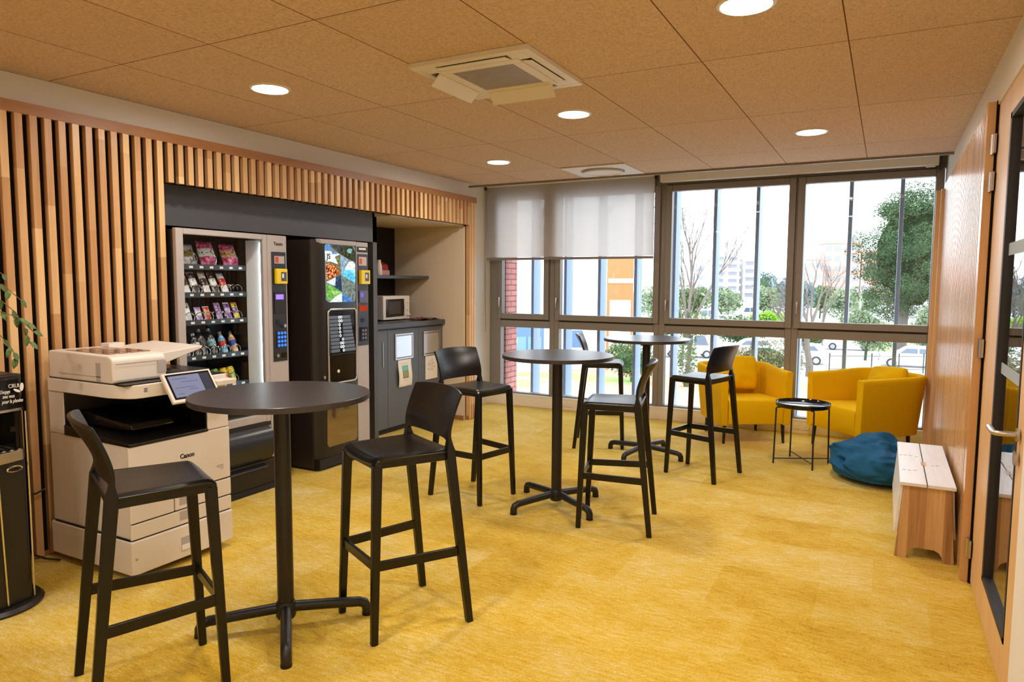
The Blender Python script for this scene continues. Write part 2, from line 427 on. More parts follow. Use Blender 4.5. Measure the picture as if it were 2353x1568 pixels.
# window wall: apron with ledge, mullions, sashes, glass
b = MB(); b.box(-4.7, .5, 8.0, 8.06, 0, .125); struct('baseboard_window', b, M['cream'], bevel=.004)
b = MB(); b.box(-4.7, .5, 8.0, 8.24, .125, .15); struct('trim_4', b, M['white_plastic'])
b = MB(); b.box(-4.75, .6, 8.06, 8.3, -.5, .125); b.box(-4.75, .6, 8.16, 8.3, 2.93, 3.3); struct('wall_window', b, M['white_wall'])
b = MB(); b.box(-4.7, .5, 8.06, 8.15, 2.745, 2.93); struct('trim_5', b, M['frame_metal'])
FY0, FY1 = 8.05, 8.15
wins = [(-4.64,-4.455,-3.85,-3.71), (-3.71,-3.62,-2.425,-2.35), (-2.35,-2.22,-.96,-.89), (-.89,-.80,.378,.44)]
for i, (x0, g0, g1, x1) in enumerate(wins):
    b = MB()
    wl = .15 if i == 0 else .065; wr = .065
    b.box(x0, x0+wl, FY0, FY1, .15, 2.80); b.box(x1-wr, x1, FY0, FY1, .15, 2.80)
    b.box(x0+wl, x1-wr, FY0, FY1, 1.025, 1.115); b.box(x0+wl, x1-wr, FY0, FY1, 2.74, 2.80); b.box(x0+wl, x1-wr, FY0, FY1, .15, .17)
    w = struct('window_%d' % (i+1), b, M['frame_metal'], bevel=.004, seg=1)
    b = MB(); s0, s1 = g0-.07, g1+.07
    if i == 0: s0 = g0-.055
    b.box(s0, g0, 8.02, 8.11, 1.135, 2.735); b.box(g1, s1, 8.02, 8.11, 1.135, 2.735)
    b.box(g0, g1, 8.02, 8.11, 1.135, 1.205); b.box(g0, g1, 8.02, 8.11, 2.665, 2.735)
    obj('sash', b, M['frame_metal'], w, bevel=.004, seg=1)
    b = MB(); b.box(s0-.012, s1+.012, 8.055, 8.09, 1.115, 1.135); obj('gasket', b, M['frame_dark'], w)
    b = MB(); b.box(g0, g1, 8.075, 8.083, 1.205, 2.665); obj('pane', b, M['glass'], w)
    b = MB(); b.box(x0+wl, x1-wr, 8.11, 8.118, .17, 1.025); obj('pane', b, M['glass'], w)
    b = MB(); hx = s0+.03; b.box(hx-.012, hx+.012, 8.005, 8.022, 1.36, 1.42); b.tube([(hx,8.01,1.40),(hx,7.985,1.41),(hx,7.98,1.39),(hx,7.982,1.29)], .009, 8)
    obj('window_handle', b, M['steel'], w)
# sockets in the apron
for sx, lab in ((-3.5, 'pair of white wall sockets in the window apron behind the middle bar table'), (-.745, 'pair of white wall sockets in the window apron between the two armchairs')):
    t = thing('wall_socket', lab, 'socket', (sx, 8.0, .075), 0)
    for q in (-.045, .045):
        b = MB(); b.box(sx+q-.035, sx+q+.035, 7.992, 8.0, .045, .105); f = obj('socket_plate', b, M['cream'], t, bevel=.003)
        b = MB(); b.cyl((sx+q,7.9925,.075),(sx+q,7.990,.075), .02, seg=20); obj('socket_outlet', b, M['white_plastic'], f)

# right wall: white above, slatted lining, door
b = MB(); b.box(.46, .60, 4.4, 8.3, 0, 3.0); b.box(.46, .60, -2.2, 4.4, 2.53, 3.0); b.box(.46, .60, -2.2, 3.05, 0, 2.53)
WR = struct('wall_right', b, M['white_wall'])
b = MB(); b.box(.4595, .465, 4.44, 7.62, 0, 2.5); obj('felt_backing', b, M['black_felt'], WR)
b = MB()
q = 4.46
while q < 7.55:
    b.box(.425, .462, q, q+.042, .012, 2.53); q += .077
obj('slat_lining', b, M['slat_right'], WR, bevel=.003, seg=1)
b = MB(); b.box(.457, .474, 4.385, 4.44, 0, 2.55); obj('shadow_gap', b, M['black_felt'], WR)
b = MB(); b.box(.418, .457, 4.40, 4.452, 0, 2.55); obj('end_board', b, M['slat_right'], WR, bevel=.002)
b = MB(); b.box(.365, .43, 7.62, 7.66, 0, 2.48); b.box(.40, .46, 7.5, 7.64, 0, 2.48); obj('window_post', b, M['door_wood'], WR, bevel=.002)

# glazed door, hinged at the slatted lining
b = MB(); b.box(.475, .6, 4.30, 4.40, 0, 2.53); b.box(.475, .6, 3.0, 4.4, 2.45, 2.53); b.box(.475, .6, 2.96, 3.06, 0, 2.53)
D1 = struct('door_1', b, M['dark_panel'])
b = MB()
b.box(.466, .53, 3.93, 4.375, .012, 2.53); b.box(.466, .53, 3.05, 3.235, .012, 2.53)
b.box(.466, .53, 3.235, 3.93, 2.39, 2.53); b.box(.466, .53, 3.235, 3.93, .012, .2)
obj('door_leaf', b, M['door_wood'], D1, bevel=.004)
b = MB()
for (y0,y1,z0,z1) in ((3.89,3.93,.2,2.39),(3.235,3.255,.2,2.39),(3.235,3.93,2.365,2.39),(3.235,3.93,.2,.225)): b.box(.463, .512, y0, y1, z0, z1)
obj('gasket', b, M['frame_dark'], D1)
b = MB(); b.box(.484, .492, 3.25, 3.90, .22, 2.37); obj('pane', b, M['door_glass'], D1)
b = MB(); b.box(.4825, .4838, 3.255, 3.89, 1.745, 1.80); b.box(.4825, .4838, 3.255, 3.89, 1.205, 1.255); obj('frosted_band', b, M['frost'], D1)
for hz in (2.33, 2.14, 1.28, .20):
    b = MB(); b.cyl((.446,4.385,hz-.05),(.446,4.385,hz+.05), .0105, seg=12); b.box(.447,.458,4.34,4.40,hz-.048,hz+.048); obj('hinge', b, M['steel'], D1)
b = MB(); b.cyl((.458,3.165,1.05),(.452,3.165,1.05),.026,seg=24); b.tube([(.455,3.165,1.05),(.40,3.165,1.05),(.385,3.175,1.05),(.382,3.2,1.05),(.382,3.30,1.05)], .0105, 12)
obj('door_handle', b, M['steel'], D1)
b = MB(); b.cyl((.458,3.165,.96),(.448,3.165,.96),.026,seg=24); obj('key_escutcheon', b, M['steel'], D1)
# room behind the glass door
b = MB(); b.box(2.1, 2.2, -2.2, 8.3, 0, 3.05); b.box(.6, 2.2, 8.06, 8.16, 0, 3.05); struct('wall_corridor', b, M['beige_wall'])

# ------------------------------------------------------------------ ceiling fittings
M['lamp'] = emit('lamp_diffuser', (1,.92,.81,1), 138)
lamps = [(-3.29,3.07,'round ceiling downlight over the black bar table nearest the camera, left of the air conditioner'),
         (-1.925,4.46,'round ceiling downlight beside the air conditioner, towards the windows'),
         (-3.31,5.88,'round ceiling downlight before the lowered blind, the smallest in view'),
         (-.552,5.78,'round ceiling downlight in front of the two bare windows'),
         (-.56,3.06,'round ceiling downlight cut by the top edge of the photo'),
         (-1.925,1.70,None),(-3.30,.33,None),(-.55,.33,None),(-1.925,-1.05,None)]
for x, y, lab in lamps:
    t = thing('downlight', lab or 'round ceiling downlight behind the camera', 'ceiling light', (x,y,ZC), 0, 'round ceiling downlights')
    b = MB(); b.lathe([(.098,-.004),(.104,-.010),(.118,-.006),(.120,0)], (x,y,ZC), 40, False, False); obj('trim_ring', b, M['white_plastic'], t)
    b = MB(); b.cyl((x,y,ZC-.0045),(x,y,ZC-.003), .099, seg=40); obj('diffuser', b, M['lamp'], t)

t = thing('air_conditioner', 'square white ceiling cassette air conditioner with open flaps', 'air conditioner', (-1.92,3.41,ZC), 0)
ax0, ax1, ay0, ay1 = -2.272, -1.572, 3.065, 3.765
b = MB(); zf = ZC-.028
w = .115; s = .055   # slot inset/width
# frame ring with four slots: built from strips
b.box(ax0,ax1,ay0,ay0+.045,zf,ZC); b.box(ax0,ax1,ay1-.045,ay1,zf,ZC); b.box(ax0,ax0+.045,ay0+.045,ay1-.045,zf,ZC); b.box(ax1-.045,ax1,ay0+.045,ay1-.045,zf,ZC)
ix0, ix1, iy0, iy1 = ax0+.105, ax1-.105, ay0+.105, ay1-.105
for (cx0,cx1) in ((ax0+.045,ix0+.03),(ix1-.03,ax1-.045)):
    for (cy0,cy1) in ((ay0+.045,iy0+.03),(iy1-.03,ay1-.045)): b.box(cx0,cx1,cy0,cy1,zf,ZC)
b.box(ix0,ix1,iy0,iy0+.06,zf-.004,ZC); b.box(ix0,ix1,iy1-.06,iy1,zf-.004,ZC); b.box(ix0,ix0+.06,iy0+.06,iy1-.06,zf-.004,ZC); b.box(ix1-.06,ix1,iy0+.06,iy1-.06,zf-.004,ZC)
obj('casing', b, M['white_plastic'], t, bevel=.004)
b = MB(); b.box(ax0+.045,ax1-.045,ay0+.045,ay1-.045,ZC-.004,ZC-.001); obj('slot_void', b, M['printer_dark'], t)
b = MB()
n = 26
for k in range(n):
    y = iy0+.065+(iy1-iy0-.13)*k/(n-1); b.box(ix0+.06,ix1-.06,y-.0035,y+.0035,zf-.001,ZC-.008)
for k in range(5):
    x = ix0+.06+(ix1-ix0-.12)*k/4; b.box(x-.003,x+.003,iy0+.06,iy1-.06,zf+.003,ZC-.008)
obj('intake_grille', b, M['vend_grey'], t)
L0, L1 = ix0+.04, ix1-.04; Q0, Q1 = iy0+.04, iy1-.04
for P in ([(L0,iy0-.002),(L1,iy0-.002),(0,-1)], [(L0,iy1+.002),(L1,iy1+.002),(0,1)], [(ix0-.002,Q0),(ix0-.002,Q1),(-1,0)], [(ix1+.002,Q0),(ix1+.002,Q1),(1,0)]):
    (xa,ya),(xb,yb),(dx,dy) = P
    b = MB(); o1, dz = (.055,.058) if (dx < 0 or dy > 0) else (.052,.006)
    A = Vector((xa,ya,zf-.002)); B = Vector((xb,yb,zf-.002)); E = Vector((dx*o1,dy*o1,-dz)); T = Vector((dx*.006,dy*.006,.004))
    b.hexa([A,B,B+E,A+E,A+T,B+T,B+E+T,A+E+T]); obj('flap', b, M['white_plastic'], t, bevel=.002)

t = thing('ceiling_diffuser', 'square white ceiling vent plate with a raised round disc', 'air vent', (-2.6,6.79,ZC), 0)
b = MB(); b.box(-2.935,-2.265,6.465,7.115,ZC-.012,ZC); obj('plate', b, M['white_plastic'], t, bevel=.003)
b = MB(); b.lathe([(.20,-.012),(.205,-.03),(.19,-.036),(.185,-.03),(.17,-.026)], (-2.6,6.79,ZC), 48, False, True); obj('disc', b, M['white_plastic'], t)
b = MB(); b.lathe([(.208,-.0125),(.222,-.0125),(.222,-.0135),(.208,-.0135)], (-2.6,6.79,ZC), 48, False, False); obj('groove', b, M['ink_grey'], t)

# ------------------------------------------------------------------ roller blinds
t = thing('roller_blind', 'lowered pale screen roller blind over the left windows', 'blind', (-3.5,7.93,2.86), 0)
b = MB(); b.box(-4.63,-2.40,7.928,7.9305,1.93,2.86); obj('screen_fabric', b, M['blind'], t)
b = MB(); b.box(-4.63,-2.40,7.918,7.940,1.895,1.925); obj('bottom_bar', b, M['frame_metal'], t, bevel=.004)
b = MB(); b.cyl((-4.63,7.93,2.86),(-2.40,7.93,2.86),.03,seg=20); obj('roller_tube', b, M['white_plastic'], t)
b = MB(); b.box(-4.655,-4.632,7.90,7.96,2.80,2.90); obj('bracket', b, M['frame_dark'], t)
b = MB(); b.box(-2.398,-2.375,7.90,7.96,2.80,2.90); obj('bracket', b, M['frame_dark'], t)
b = MB(); b.tube([(-4.645,7.92,2.82),(-4.645,7.92,1.6),(-4.645,7.93,.95)], .003, 6); obj('pull_chain', b, M['steel'], t)
t = thing('roller_blind', 'raised roller blind rolled into its white box over the right windows', 'blind', (-1,7.93,2.80), 0)
b = MB(); b.box(-2.33,.39,7.88,7.97,2.755,2.842); obj('cassette', b, M['white_plastic'], t, bevel=.01)
b = MB(); b.box(.28,.36,7.90,7.95,2.742,2.755); obj('bottom_bar', b, M['white_plastic'], t, bevel=.003)
b = MB(); b.box(.392,.412,7.88,7.97,2.70,2.9); obj('bracket', b, M['frame_dark'], t)

# ------------------------------------------------------------------ bar stools
def make_stool():
    t = thing('bar_stool', '', 'bar stool')
    for sx in (-1, 1):
        b = MB(); b.bar((sx*.188,.229,0),(sx*.169,.198,.81), .029,.033, .036,.044, up=(0,1,0))
        obj('leg', b, M['stool'], t, bevel=.007, world=False)
        b = MB(); rg = []
        for (x,y,z,w_,d_) in ((.236,-.236,0,.029,.033),(.2105,-.150,.79,.034,.046),(.2095,-.147,.835,.034,.044),(.209,-.144,.862,.033,.028),(.208,-.143,.888,.03,.016),(.207,-.143,.915,.024,.008)):
            rg.append([b.v((sx*x+i*w_/2,y+j*d_/2,z)) for i,j in ((-1,-1),(1,-1),(1,1),(-1,1))])
        for A_,B_ in zip(rg,rg[1:]):
            for k in range(4): b.face([A_[k],A_[(k+1)%4],B_[(k+1)%4],B_[k]])
        b.face(rg[0][::-1]); b.face(rg[-1])
        obj('leg', b, M['stool'], t, bevel=.006, world=False, smooth=50)
    # seat: dished slab with a waterfall front
    def seat(u, v):
        q = 2*u-1; hw = .212-.024*v; x = q*hw; y = -.165+.388*v
        z = .832-.011*(1-q*q)*min(1,.4+v)
        z -= .020*max(0,(v-.90)/.10)**2
        z -= .012*max(0,(abs(q)-.9)/.1)**2
        y -= .012*max(0,(v-.9)/.1)*abs(q)**3
        return (x, y, z)
    b = MB(); b.grid(seat, 24, 22); obj('seat', b, M['stool'], t, world=False, solid=.022, bevel=.006, smooth=60)
    b = MB()
    for sx in (-1,1): b.bar((sx*.196,-.14,.806),(sx*.168,.195,.806), .03,.034)
    b.bar((-.19,-.144,.808),(.19,-.144,.808), .03,.032); b.bar((-.16,.199,.801),(.16,.199,.801), .03,.034)
    obj('seat_rim', b, M['stool'], t, bevel=.008, world=False)
    # backrest: curved panel that flares backwards above the uprights
    def back(u, v):
        q = 2*u-1; hw = .2215+.003*v; zb = .884-.030*max(0,(abs(q)-.72)/.28)**2; zt = 1.108-.012*abs(q)**3
        z = zb+(zt-zb)*v
        y = -.140-.046*(1-q*q)*(.35+.65*min(1,v*1.2)) - .060*max(0,(v-.25)/.75)**1.4
        return (q*hw, y, z)
    b = MB(); b.grid(back, 28, 18)
    o = obj('backrest', b, M['stool'], t, world=False, solid=.017, bevel=.005, smooth=60)
    for sx in (-1, 1):
        b = MB(); b.bar((sx*.222,-.195,.352),(sx*.180,.215,.352), .018,.044); obj('stretcher', b, M['stool'], t, bevel=.004, world=False)
    b = MB(); b.bar((-.180,.216,.352),(.180,.216,.352), .018,.044); obj('footrest', b, M['stool'], t, bevel=.004, world=False)
    return t
stools = [(-2.0,2.619,-3.607,'black plastic bar stool right of the nearest bar table, before the coffee machine'),
          (-2.702,4.449,-1.782,'black plastic bar stool beside the grey cabinet, left of the middle bar table'),
          (-1.542,4.386,-4.491,'black plastic bar stool right of the middle bar table, touching its base'),
          (-2.473,6.478,-1.244,'black plastic bar stool beyond the middle table, close to the window apron'),
          (-1.324,5.891,1.318,'black plastic bar stool in front of the left yellow armchair')]
S0 = make_stool(); S0['group'] = 'black bar stools at the three bar tables'
S0.location = (-2.530,1.684,0); S0.rotation_euler.z = -.429
S0['label'] = 'black plastic bar stool in front of the printer, nearest the camera'
for x, y, rz, lab in stools:
    c = copy_tree(S0); c.location = (x,y,0); c.rotation_euler.z = rz; c['label'] = lab

# ------------------------------------------------------------------ bar tables
def make_table():
    t = thing('bar_table', '', 'bar table')
    b = MB(); b.lathe([(.394,1.074),(.396,1.0755),(.396,1.0985),(.3945,1.1)], seg=96); obj('tabletop', b, M['table_top'], t, world=False)
    b = MB(); b.lathe([(.15,1.062),(.15,1.074)], seg=32); b.lathe([(.05,1.03),(.09,1.06)], seg=32); obj('mounting_plate', b, M['black_metal'], t, world=False)
    b = MB(); b.cyl((0,0,.05),(0,0,1.04), .037, seg=32); obj('column', b, M['black_metal'], t, world=False)
    b = MB(); b.lathe([(.04,.04),(.046,.05),(.046,.11),(.04,.12)], seg=32); obj('hub', b, M['black_metal'], t, world=False)
    for k in range(4):
        a = PI/2*k; d = Vector((math.cos(a),math.sin(a),0))
        b = MB(); b.tube([d*.03+Vector((0,0,.088)), d*.2+Vector((0,0,.078)), d*.335+Vector((0,0,.068)), d*.362+Vector((0,0,.058)), d*.372+Vector((0,0,.038)), d*.373+Vector((0,0,.012))], [.025,.0245,.0235,.0235,.0235,.023], 14)
        f = obj('leg', b, M['black_metal'], t, world=False)
        b = MB(); b.cyl(d*.373, d*.373+Vector((0,0,.013)), .0245, seg=14); obj('foot_glide', b, M['stool'], f, world=False)
    return t
T0 = make_table(); T0.location = (-2.415,2.278,0); T0.rotation_euler.z = math.radians(46); T0['group'] = 'round black bar tables'
T0['label'] = 'round black bar table nearest the camera, beside the printer'
for x, y, a, lab in ((-2.045,4.508,62,'round black bar table in the middle of the room, between two bar stools'),(-1.943,6.275,78,'round black bar table farthest away, close to the windows')):
    c = copy_tree(T0); c.location = (x,y,0); c.rotation_euler.z = math.radians(a); c['label'] = lab

# ------------------------------------------------------------------ armchairs
def make_armchair(label):
    t = thing('armchair', label, 'armchair', group='yellow armchairs by the windows')
    for sx in (-1, 1):
        # plan path of one shell half, centre line, local front = -Y
        path = [(.322,-.362),(.324,-.2),(.325,0.0),(.322,.16)]
        for k in range(1, 8):
            a = k/8*PI/2; path.append((.212+.11*math.cos(a), .20+.125*math.sin(a)))
        path += [(.2,.327),(.1,.33),(.004,.332)]
        path = [(x, y if y < .05 else .05+(y-.05)*1.16) for x, y in path]
        b = MB(); rings = []
        n = len(path)
        for i, (x, y) in enumerate(path):
            p = Vector((x,y,0)); q0 = Vector((*path[max(0,i-1)],0)); q1 = Vector((*path[min(n-1,i+1)],0))
            d = (q1-q0).normalized(); nrm = Vector((d.y,-d.x,0))  # outward
            ring = []
            back = max(0, min(1, (y+.1)/.43))
            zt = .735+.02*back; th = .075-.012*back
            sec = []
            for (o, z) in ((.5,.19),(.5,.24),(.5,.5),(.5,zt-.05),(.47,zt-.02),(.36,zt-.005),(.2,zt),(-.2,zt),(-.36,zt-.005),(-.47,zt-.02),(-.5,zt-.05),(-.5,.5),(-.5,.19)):
                fl = (z-.2)/.55*(.010+.05*back)
                P = p+nrm*(o*th+fl); P.z = z
                if i == 0: P.y += .006*(abs(o) > .45)
                P.x *= sx; sec.append(b.v(P))
            rings.append(sec)
        for A, B in zip(rings, rings[1:]):
            for k in range(len(A)): b.face([A[k], A[(k+1)%len(A)], B[(k+1)%len(A)], B[k]])
        b.face(rings[0]); b.face(rings[-1][::-1])
        obj('arm_shell', b, M['fabric_yellow'], t, world=False, bevel=.012, seg=3, smooth=50)
    b = MB(); b.prism([(-.352,.2),(-.36,.24),(-.362,.40),(-.35,.44),(-.32,.455),(.2,.43),(.30,.42),(.30,.2)], 'x', -.283, .283)
    obj('seat', b, M['fabric_yellow'], t, world=False, bevel=.012, seg=3, smooth=50)
    for x, y in ((-.30,-.30),(.30,-.30),(-.27,.285),(.27,.285)):
        b = MB(); b.cyl((x*1.03,y*1.03,0),(x,y,.205), .013,.02, seg=14); obj('leg', b, M['black_metal'], t, world=False)
    return t
def make_cushion(label):
    def f(u, v):
        a = 2*u-1; c = 2*v-1
        return a, c
    b = MB()
    N = 22
    def P(i, j, s):
        a = 2*i/N-1; c = 2*j/N-1
        e = (1-abs(a)**2.6)*(1-abs(c)**2.6); th = .085*max(e,0)**.42
        x = .225*a*(1-.07*(1-c*c)*(a*a)); z = .195*c*(1-.07*(1-a*a)*(c*c))
        w = noise.noise(Vector((a*1.7+3*s, c*2.1, label_seed)))*.022*min(1,e*2)
        rc = 1-.13*(a*a*c*c)**1.2
        return Vector((x*rc, s*th+w, z*rc))
    label_seed = len(label)*.37
    V = {}
    for i in range(N+1):
        for j in range(N+1):
            for s in (-1, 1):
                edge = i in (0,N) or j in (0,N)
                k = (i,j,0 if edge else s)
                if k not in V: V[k] = b.v(P(i,j,0 if edge else s))
    for i in range(N):
        for j in range(N):
            for s in (-1, 1):
                q = []
                for (p, r) in ((i,j),(i+1,j),(i+1,j+1),(i,j+1)):
                    edge = p in (0,N) or r in (0,N); q.append(V[(p,r,0 if edge else s)])
                b.face(q)
    o = obj('cushion', b, M['fabric_yellow'], world=False, smooth=80)
    tag(o, label, 'cushion', 'yellow cushions on the armchairs')
    return o
A1 = make_armchair('yellow armchair on the left, behind a bar stool at the window'); A1.location = (-1.285,7.535,0); A1.rotation_euler.z = math.radians(32)
A2 = make_armchair('yellow armchair on the right, beside the slatted wall'); A2.location = (-.155,7.55,0); A2.rotation_euler.z = math.radians(-45.5)
def put_cushion(o, A, dx, tilt, roll, dz=.0):
    Mx = Matrix.Translation(A.location) @ Matrix.Rotation(A.rotation_euler.z, 4, 'Z') @ Matrix.Translation((dx,.20,.645+dz)) @ Matrix.Rotation(tilt, 4, 'X') @ Matrix.Rotation(roll, 4, 'Y')
    o.matrix_basis = Mx
C1 = make_cushion('yellow cushion leaning upright in the left armchair'); put_cushion(C1, A1, .02, -.22, .03, .015)
C2 = make_cushion('slumped yellow cushion showing above the back of the right armchair'); put_cushion(C2, A2, .07, -.30, -.06, -.005)

# ------------------------------------------------------------------ tray table
t = thing('tray_table', 'small round black metal tray table between the armchairs', 'side table', (-.615,6.665,0), math.radians(28))
b = MB(); b.lathe([(.0,.525),(.215,.525),(.222,.530),(.232,.556),(.236,.556),(.232,.548),(.226,.522),(.215,.515),(.0,.515)], seg=64, cap0=False, cap1=False); obj('tray', b, M['gloss_black'], t, world=False)
ends = []
for k in range(4):
    a = PI/2*k; d = Vector((math.cos(a),math.sin(a),0)); ends.append(d*.243)
    b = MB(); b.tube([d*.247+Vector((0,0,.0)), d*.236+Vector((0,0,.505)), d*.226+Vector((0,0,.512)), d*.17+Vector((0,0,.511))], .0075, 8); obj('leg', b, M['black_metal'], t, world=False)
for k in range(2):
    b = MB(); b.tube([ends[k]+Vector((0,0,.045+.008*k)), ends[k+2]+Vector((0,0,.045+.008*k))], .005, 8); obj('crossbar', b, M['black_metal'], t, world=False)

# ------------------------------------------------------------------ bean bag
def bean(d):
    k = 1.0
    p = Vector((d.x,d.y,d.z*1.2))
    w = Vector((noise.noise(p*1.5+Vector((3,1,8))), noise.noise(p*1.5+Vector((9,4,2))), noise.noise(p*1.5+Vector((5,7,1)))))*.35
    up = max(0, min(1, (d.z+.25)/.7))
    for sc_, am, of in ((1.5,.17,(2.1,.3,4)),(2.6,.09,(7,1,2)),(4.2,.03,(1,9,3))):
        n_ = noise.noise((p+w)*sc_+Vector(of)); k += am*((1-abs(n_)*1.8)-.45)*(.25+.75*up)
    g = math.exp(-((d.x-.34)**2+(d.y+.30)**2+(d.z-.85)**2)/.14); k -= .40*g
    g = math.exp(-((d.x+.05)**2+(d.y-.35)**2+(d.z-.85)**2)/.10); k += .18*g
    g = math.exp(-((d.x+.62)**2+(d.y+.10)**2+(d.z-.62)**2)/.07); k += .14*g
    q = d+w*.25
    for (p0, p1, am, wd) in (((-.75,-.55,.30),(.55,-.80,.34),.11,.010),((-.35,-.35,.85),(.35,-.75,.55),.10,.008),((-.75,.10,.62),(-.05,-.30,.95),.10,.008),((-.55,-.5,.62),(-.1,-.75,.65),.06,.006),((.05,.15,1.0),(.75,-.25,.6),.10,.008),((-.2,.5,.8),(.3,.1,1.0),.09,.008)):
        p0, p1 = Vector(p0), Vector(p1); sg = p1-p0; tt = max(0,min(1,(q-p0).dot(sg)/sg.length_squared)); dd = (q-p0-sg*tt).length
        k -= am*math.exp(-dd*dd/wd); k += am*.55*math.exp(-(dd-.17)**2/.008)
    return k
b = MB(); b.blob((0,0,0), (.385,.41,.205), 120, 80, bean)
for v in b.bm.verts:
    z = v.co.z
    if z < -.06: v.co.z = -.06+(z+.06)*.35
zmin = min(v.co.z for v in b.bm.verts)
for v in b.bm.verts:
    v.co.z -= zmin; v.co.x = min(v.co.x, .365)
o = obj('bean_bag', b, M['bean'], world=False, smooth=80); o.location = (.03,6.47,0); o.rotation_euler.z = .0
tag(o, 'slumped blue fabric bean bag behind the wooden bench', 'bean bag')

# ------------------------------------------------------------------ wooden bench
M['pine_white'] = wood('pine_window_sheen', lin(222,218,220), lin(242,240,244), (30,3,30), .36)  # pale pine, the cool window sheen put into its base colour
M['pine'] = wood('pine_board', lin(138,86,40), lin(240,198,140), (60,60,2.5), .45, (.045,0,0))
t = thing('bench', 'low wooden bench with a pale two-plank top against the slatted wall', 'bench', (.26,5.2,0), 0)
b = MB(); b.box(.118,.256,4.61,5.80,.437,.457); obj('plank', b, M['pine_white'], t, bevel=.003)
b = MB(); b.box(.262,.402,4.61,5.80,.437,.457); obj('plank', b, M['pine_white'], t, bevel=.003)
for k, yy in enumerate((4.63, 5.72)):
    pts = [(.108,0),(.172,0),(.176,.03),(.19,.055),(.215,.068),(.31,.068),(.335,.055),(.349,.03),(.353,0),(.412,0),(.380,.437),(.142,.437)]
    b = MB(); b.prism(pts, 'y', yy, yy+.028); obj('end_panel', b, M['pine'], t, bevel=.002)
b = MB(); b.hexa([(.100,4.66,.14),(.118,4.66,.14),(.118,5.75,.14),(.100,5.75,.14),(.122,4.66,.425),(.14,4.66,.425),(.14,5.75,.425),(.122,5.75,.425)]); obj('apron', b, M['pine_white'], t, bevel=.002)
b = MB(); b.hexa([(.398,4.66,.14),(.414,4.66,.14),(.414,5.75,.14),(.398,5.75,.14),(.380,4.66,.425),(.396,4.66,.425),(.396,5.75,.425),(.380,5.75,.425)]); obj('apron', b, M['pine_white'], t, bevel=.002)
b = MB(); b.box(.245,.273,5.10,5.20,.440,.4585); obj('finger_slot', b, M['pine'], t)
b = MB()
for x, y0 in ((.135,5.35),(.16,5.36),(.19,5.36),(.145,4.93),(.175,4.93),(.205,4.94),(.225,5.34),(.31,5.12),(.335,5.13)): b.blob((x,y0,.4572),(.011,.006,.0006),8,4)
obj('knot', b, M['ink_grey'], t)

# ------------------------------------------------------------------ printer
t = thing('printer', 'large cream multifunction printer against the slatted wall', 'printer', (-3.82,2.52,0), 0)
b = MB()
for x in (-4.08,-3.56):
    for y in (2.28,2.76): b.cyl((x-.012,y,.022),(x+.012,y,.022),.022,seg=16)
b.box(-4.15,-3.5,2.25,2.80,.03,.05); obj('caster', b, M['printer_dark'], t)
b = MB(); b.box(-4.19,-3.446,2.20,2.845,.042,.228); cm = obj('cassette_module', b, M['printer'], t, bevel=.008)
b = MB(); b.box(-3.4475,-3.445,2.49,2.566,.088,.162); obj('drawer_handle', b, M['vend_grey'], cm)
b = MB(); b.hexa([(-3.4465,2.493,.09),(-3.438,2.493,.09),(-3.438,2.563,.09),(-3.4465,2.563,.09),(-3.4465,2.493,.118),(-3.441,2.493,.118),(-3.441,2.563,.118),(-3.4465,2.563,.118)]); obj('drawer_handle', b, M['white_plastic'], cm)
b = MB(); b.cyl((-3.4465,2.225,.13),(-3.4445,2.225,.13),.006,seg=12); obj('lock', b, M['steel'], cm)
b = MB(); b.box(-4.18,-3.462,2.212,2.838,.234,.742)
b.box(-4.18,-4.03,2.212,2.838,.742,.985); b.box(-4.03,-3.452,2.69,2.838,.742,.985)
obj('body', b, M['printer'], t, bevel=.006)
b = MB(); b.box(-4.17,-3.4595,2.214,2.836,.226,.735); b.box(-4.16,-3.47,2.206,2.838,.224,.238); obj('seam', b, M['printer_dark'], t)
for (y0,y1,z0,z1) in ((2.205,2.842,.235,.317),(2.205,2.459,.3235,.4235),(2.465,2.842,.3235,.4235)):
    b = MB(); b.box(-3.47,-3.45,y0,y1,z0,z1); d = obj('paper_drawer', b, M['printer'], t, bevel=.006)
    if y0 > 2.3 or z0 < .3:
        b = MB(); zc = z0+.052; b.box(-3.4515,-3.449,2.49,2.568,zc-.028,zc+.026); obj('drawer_handle', b, M['vend_grey'], d)
b = MB(); b.box(-3.47,-3.45,2.205,2.842,.430,.737); fc = obj('front_cover', b, M['printer'], t, bevel=.008)
text('lettering', 'Canon', .036, (-3.4492,2.55,.612), FX, M['ink'], fc, ext=.0006, sx=.95, bold=.0011)
b = MB()
for k,wd in enumerate((.05,.042,.02)): b.box(-3.4505,-3.4492,2.79-wd,2.79,.515-.011*k,.518-.011*k)
obj('notice_line', b, M['ink_grey'], fc)
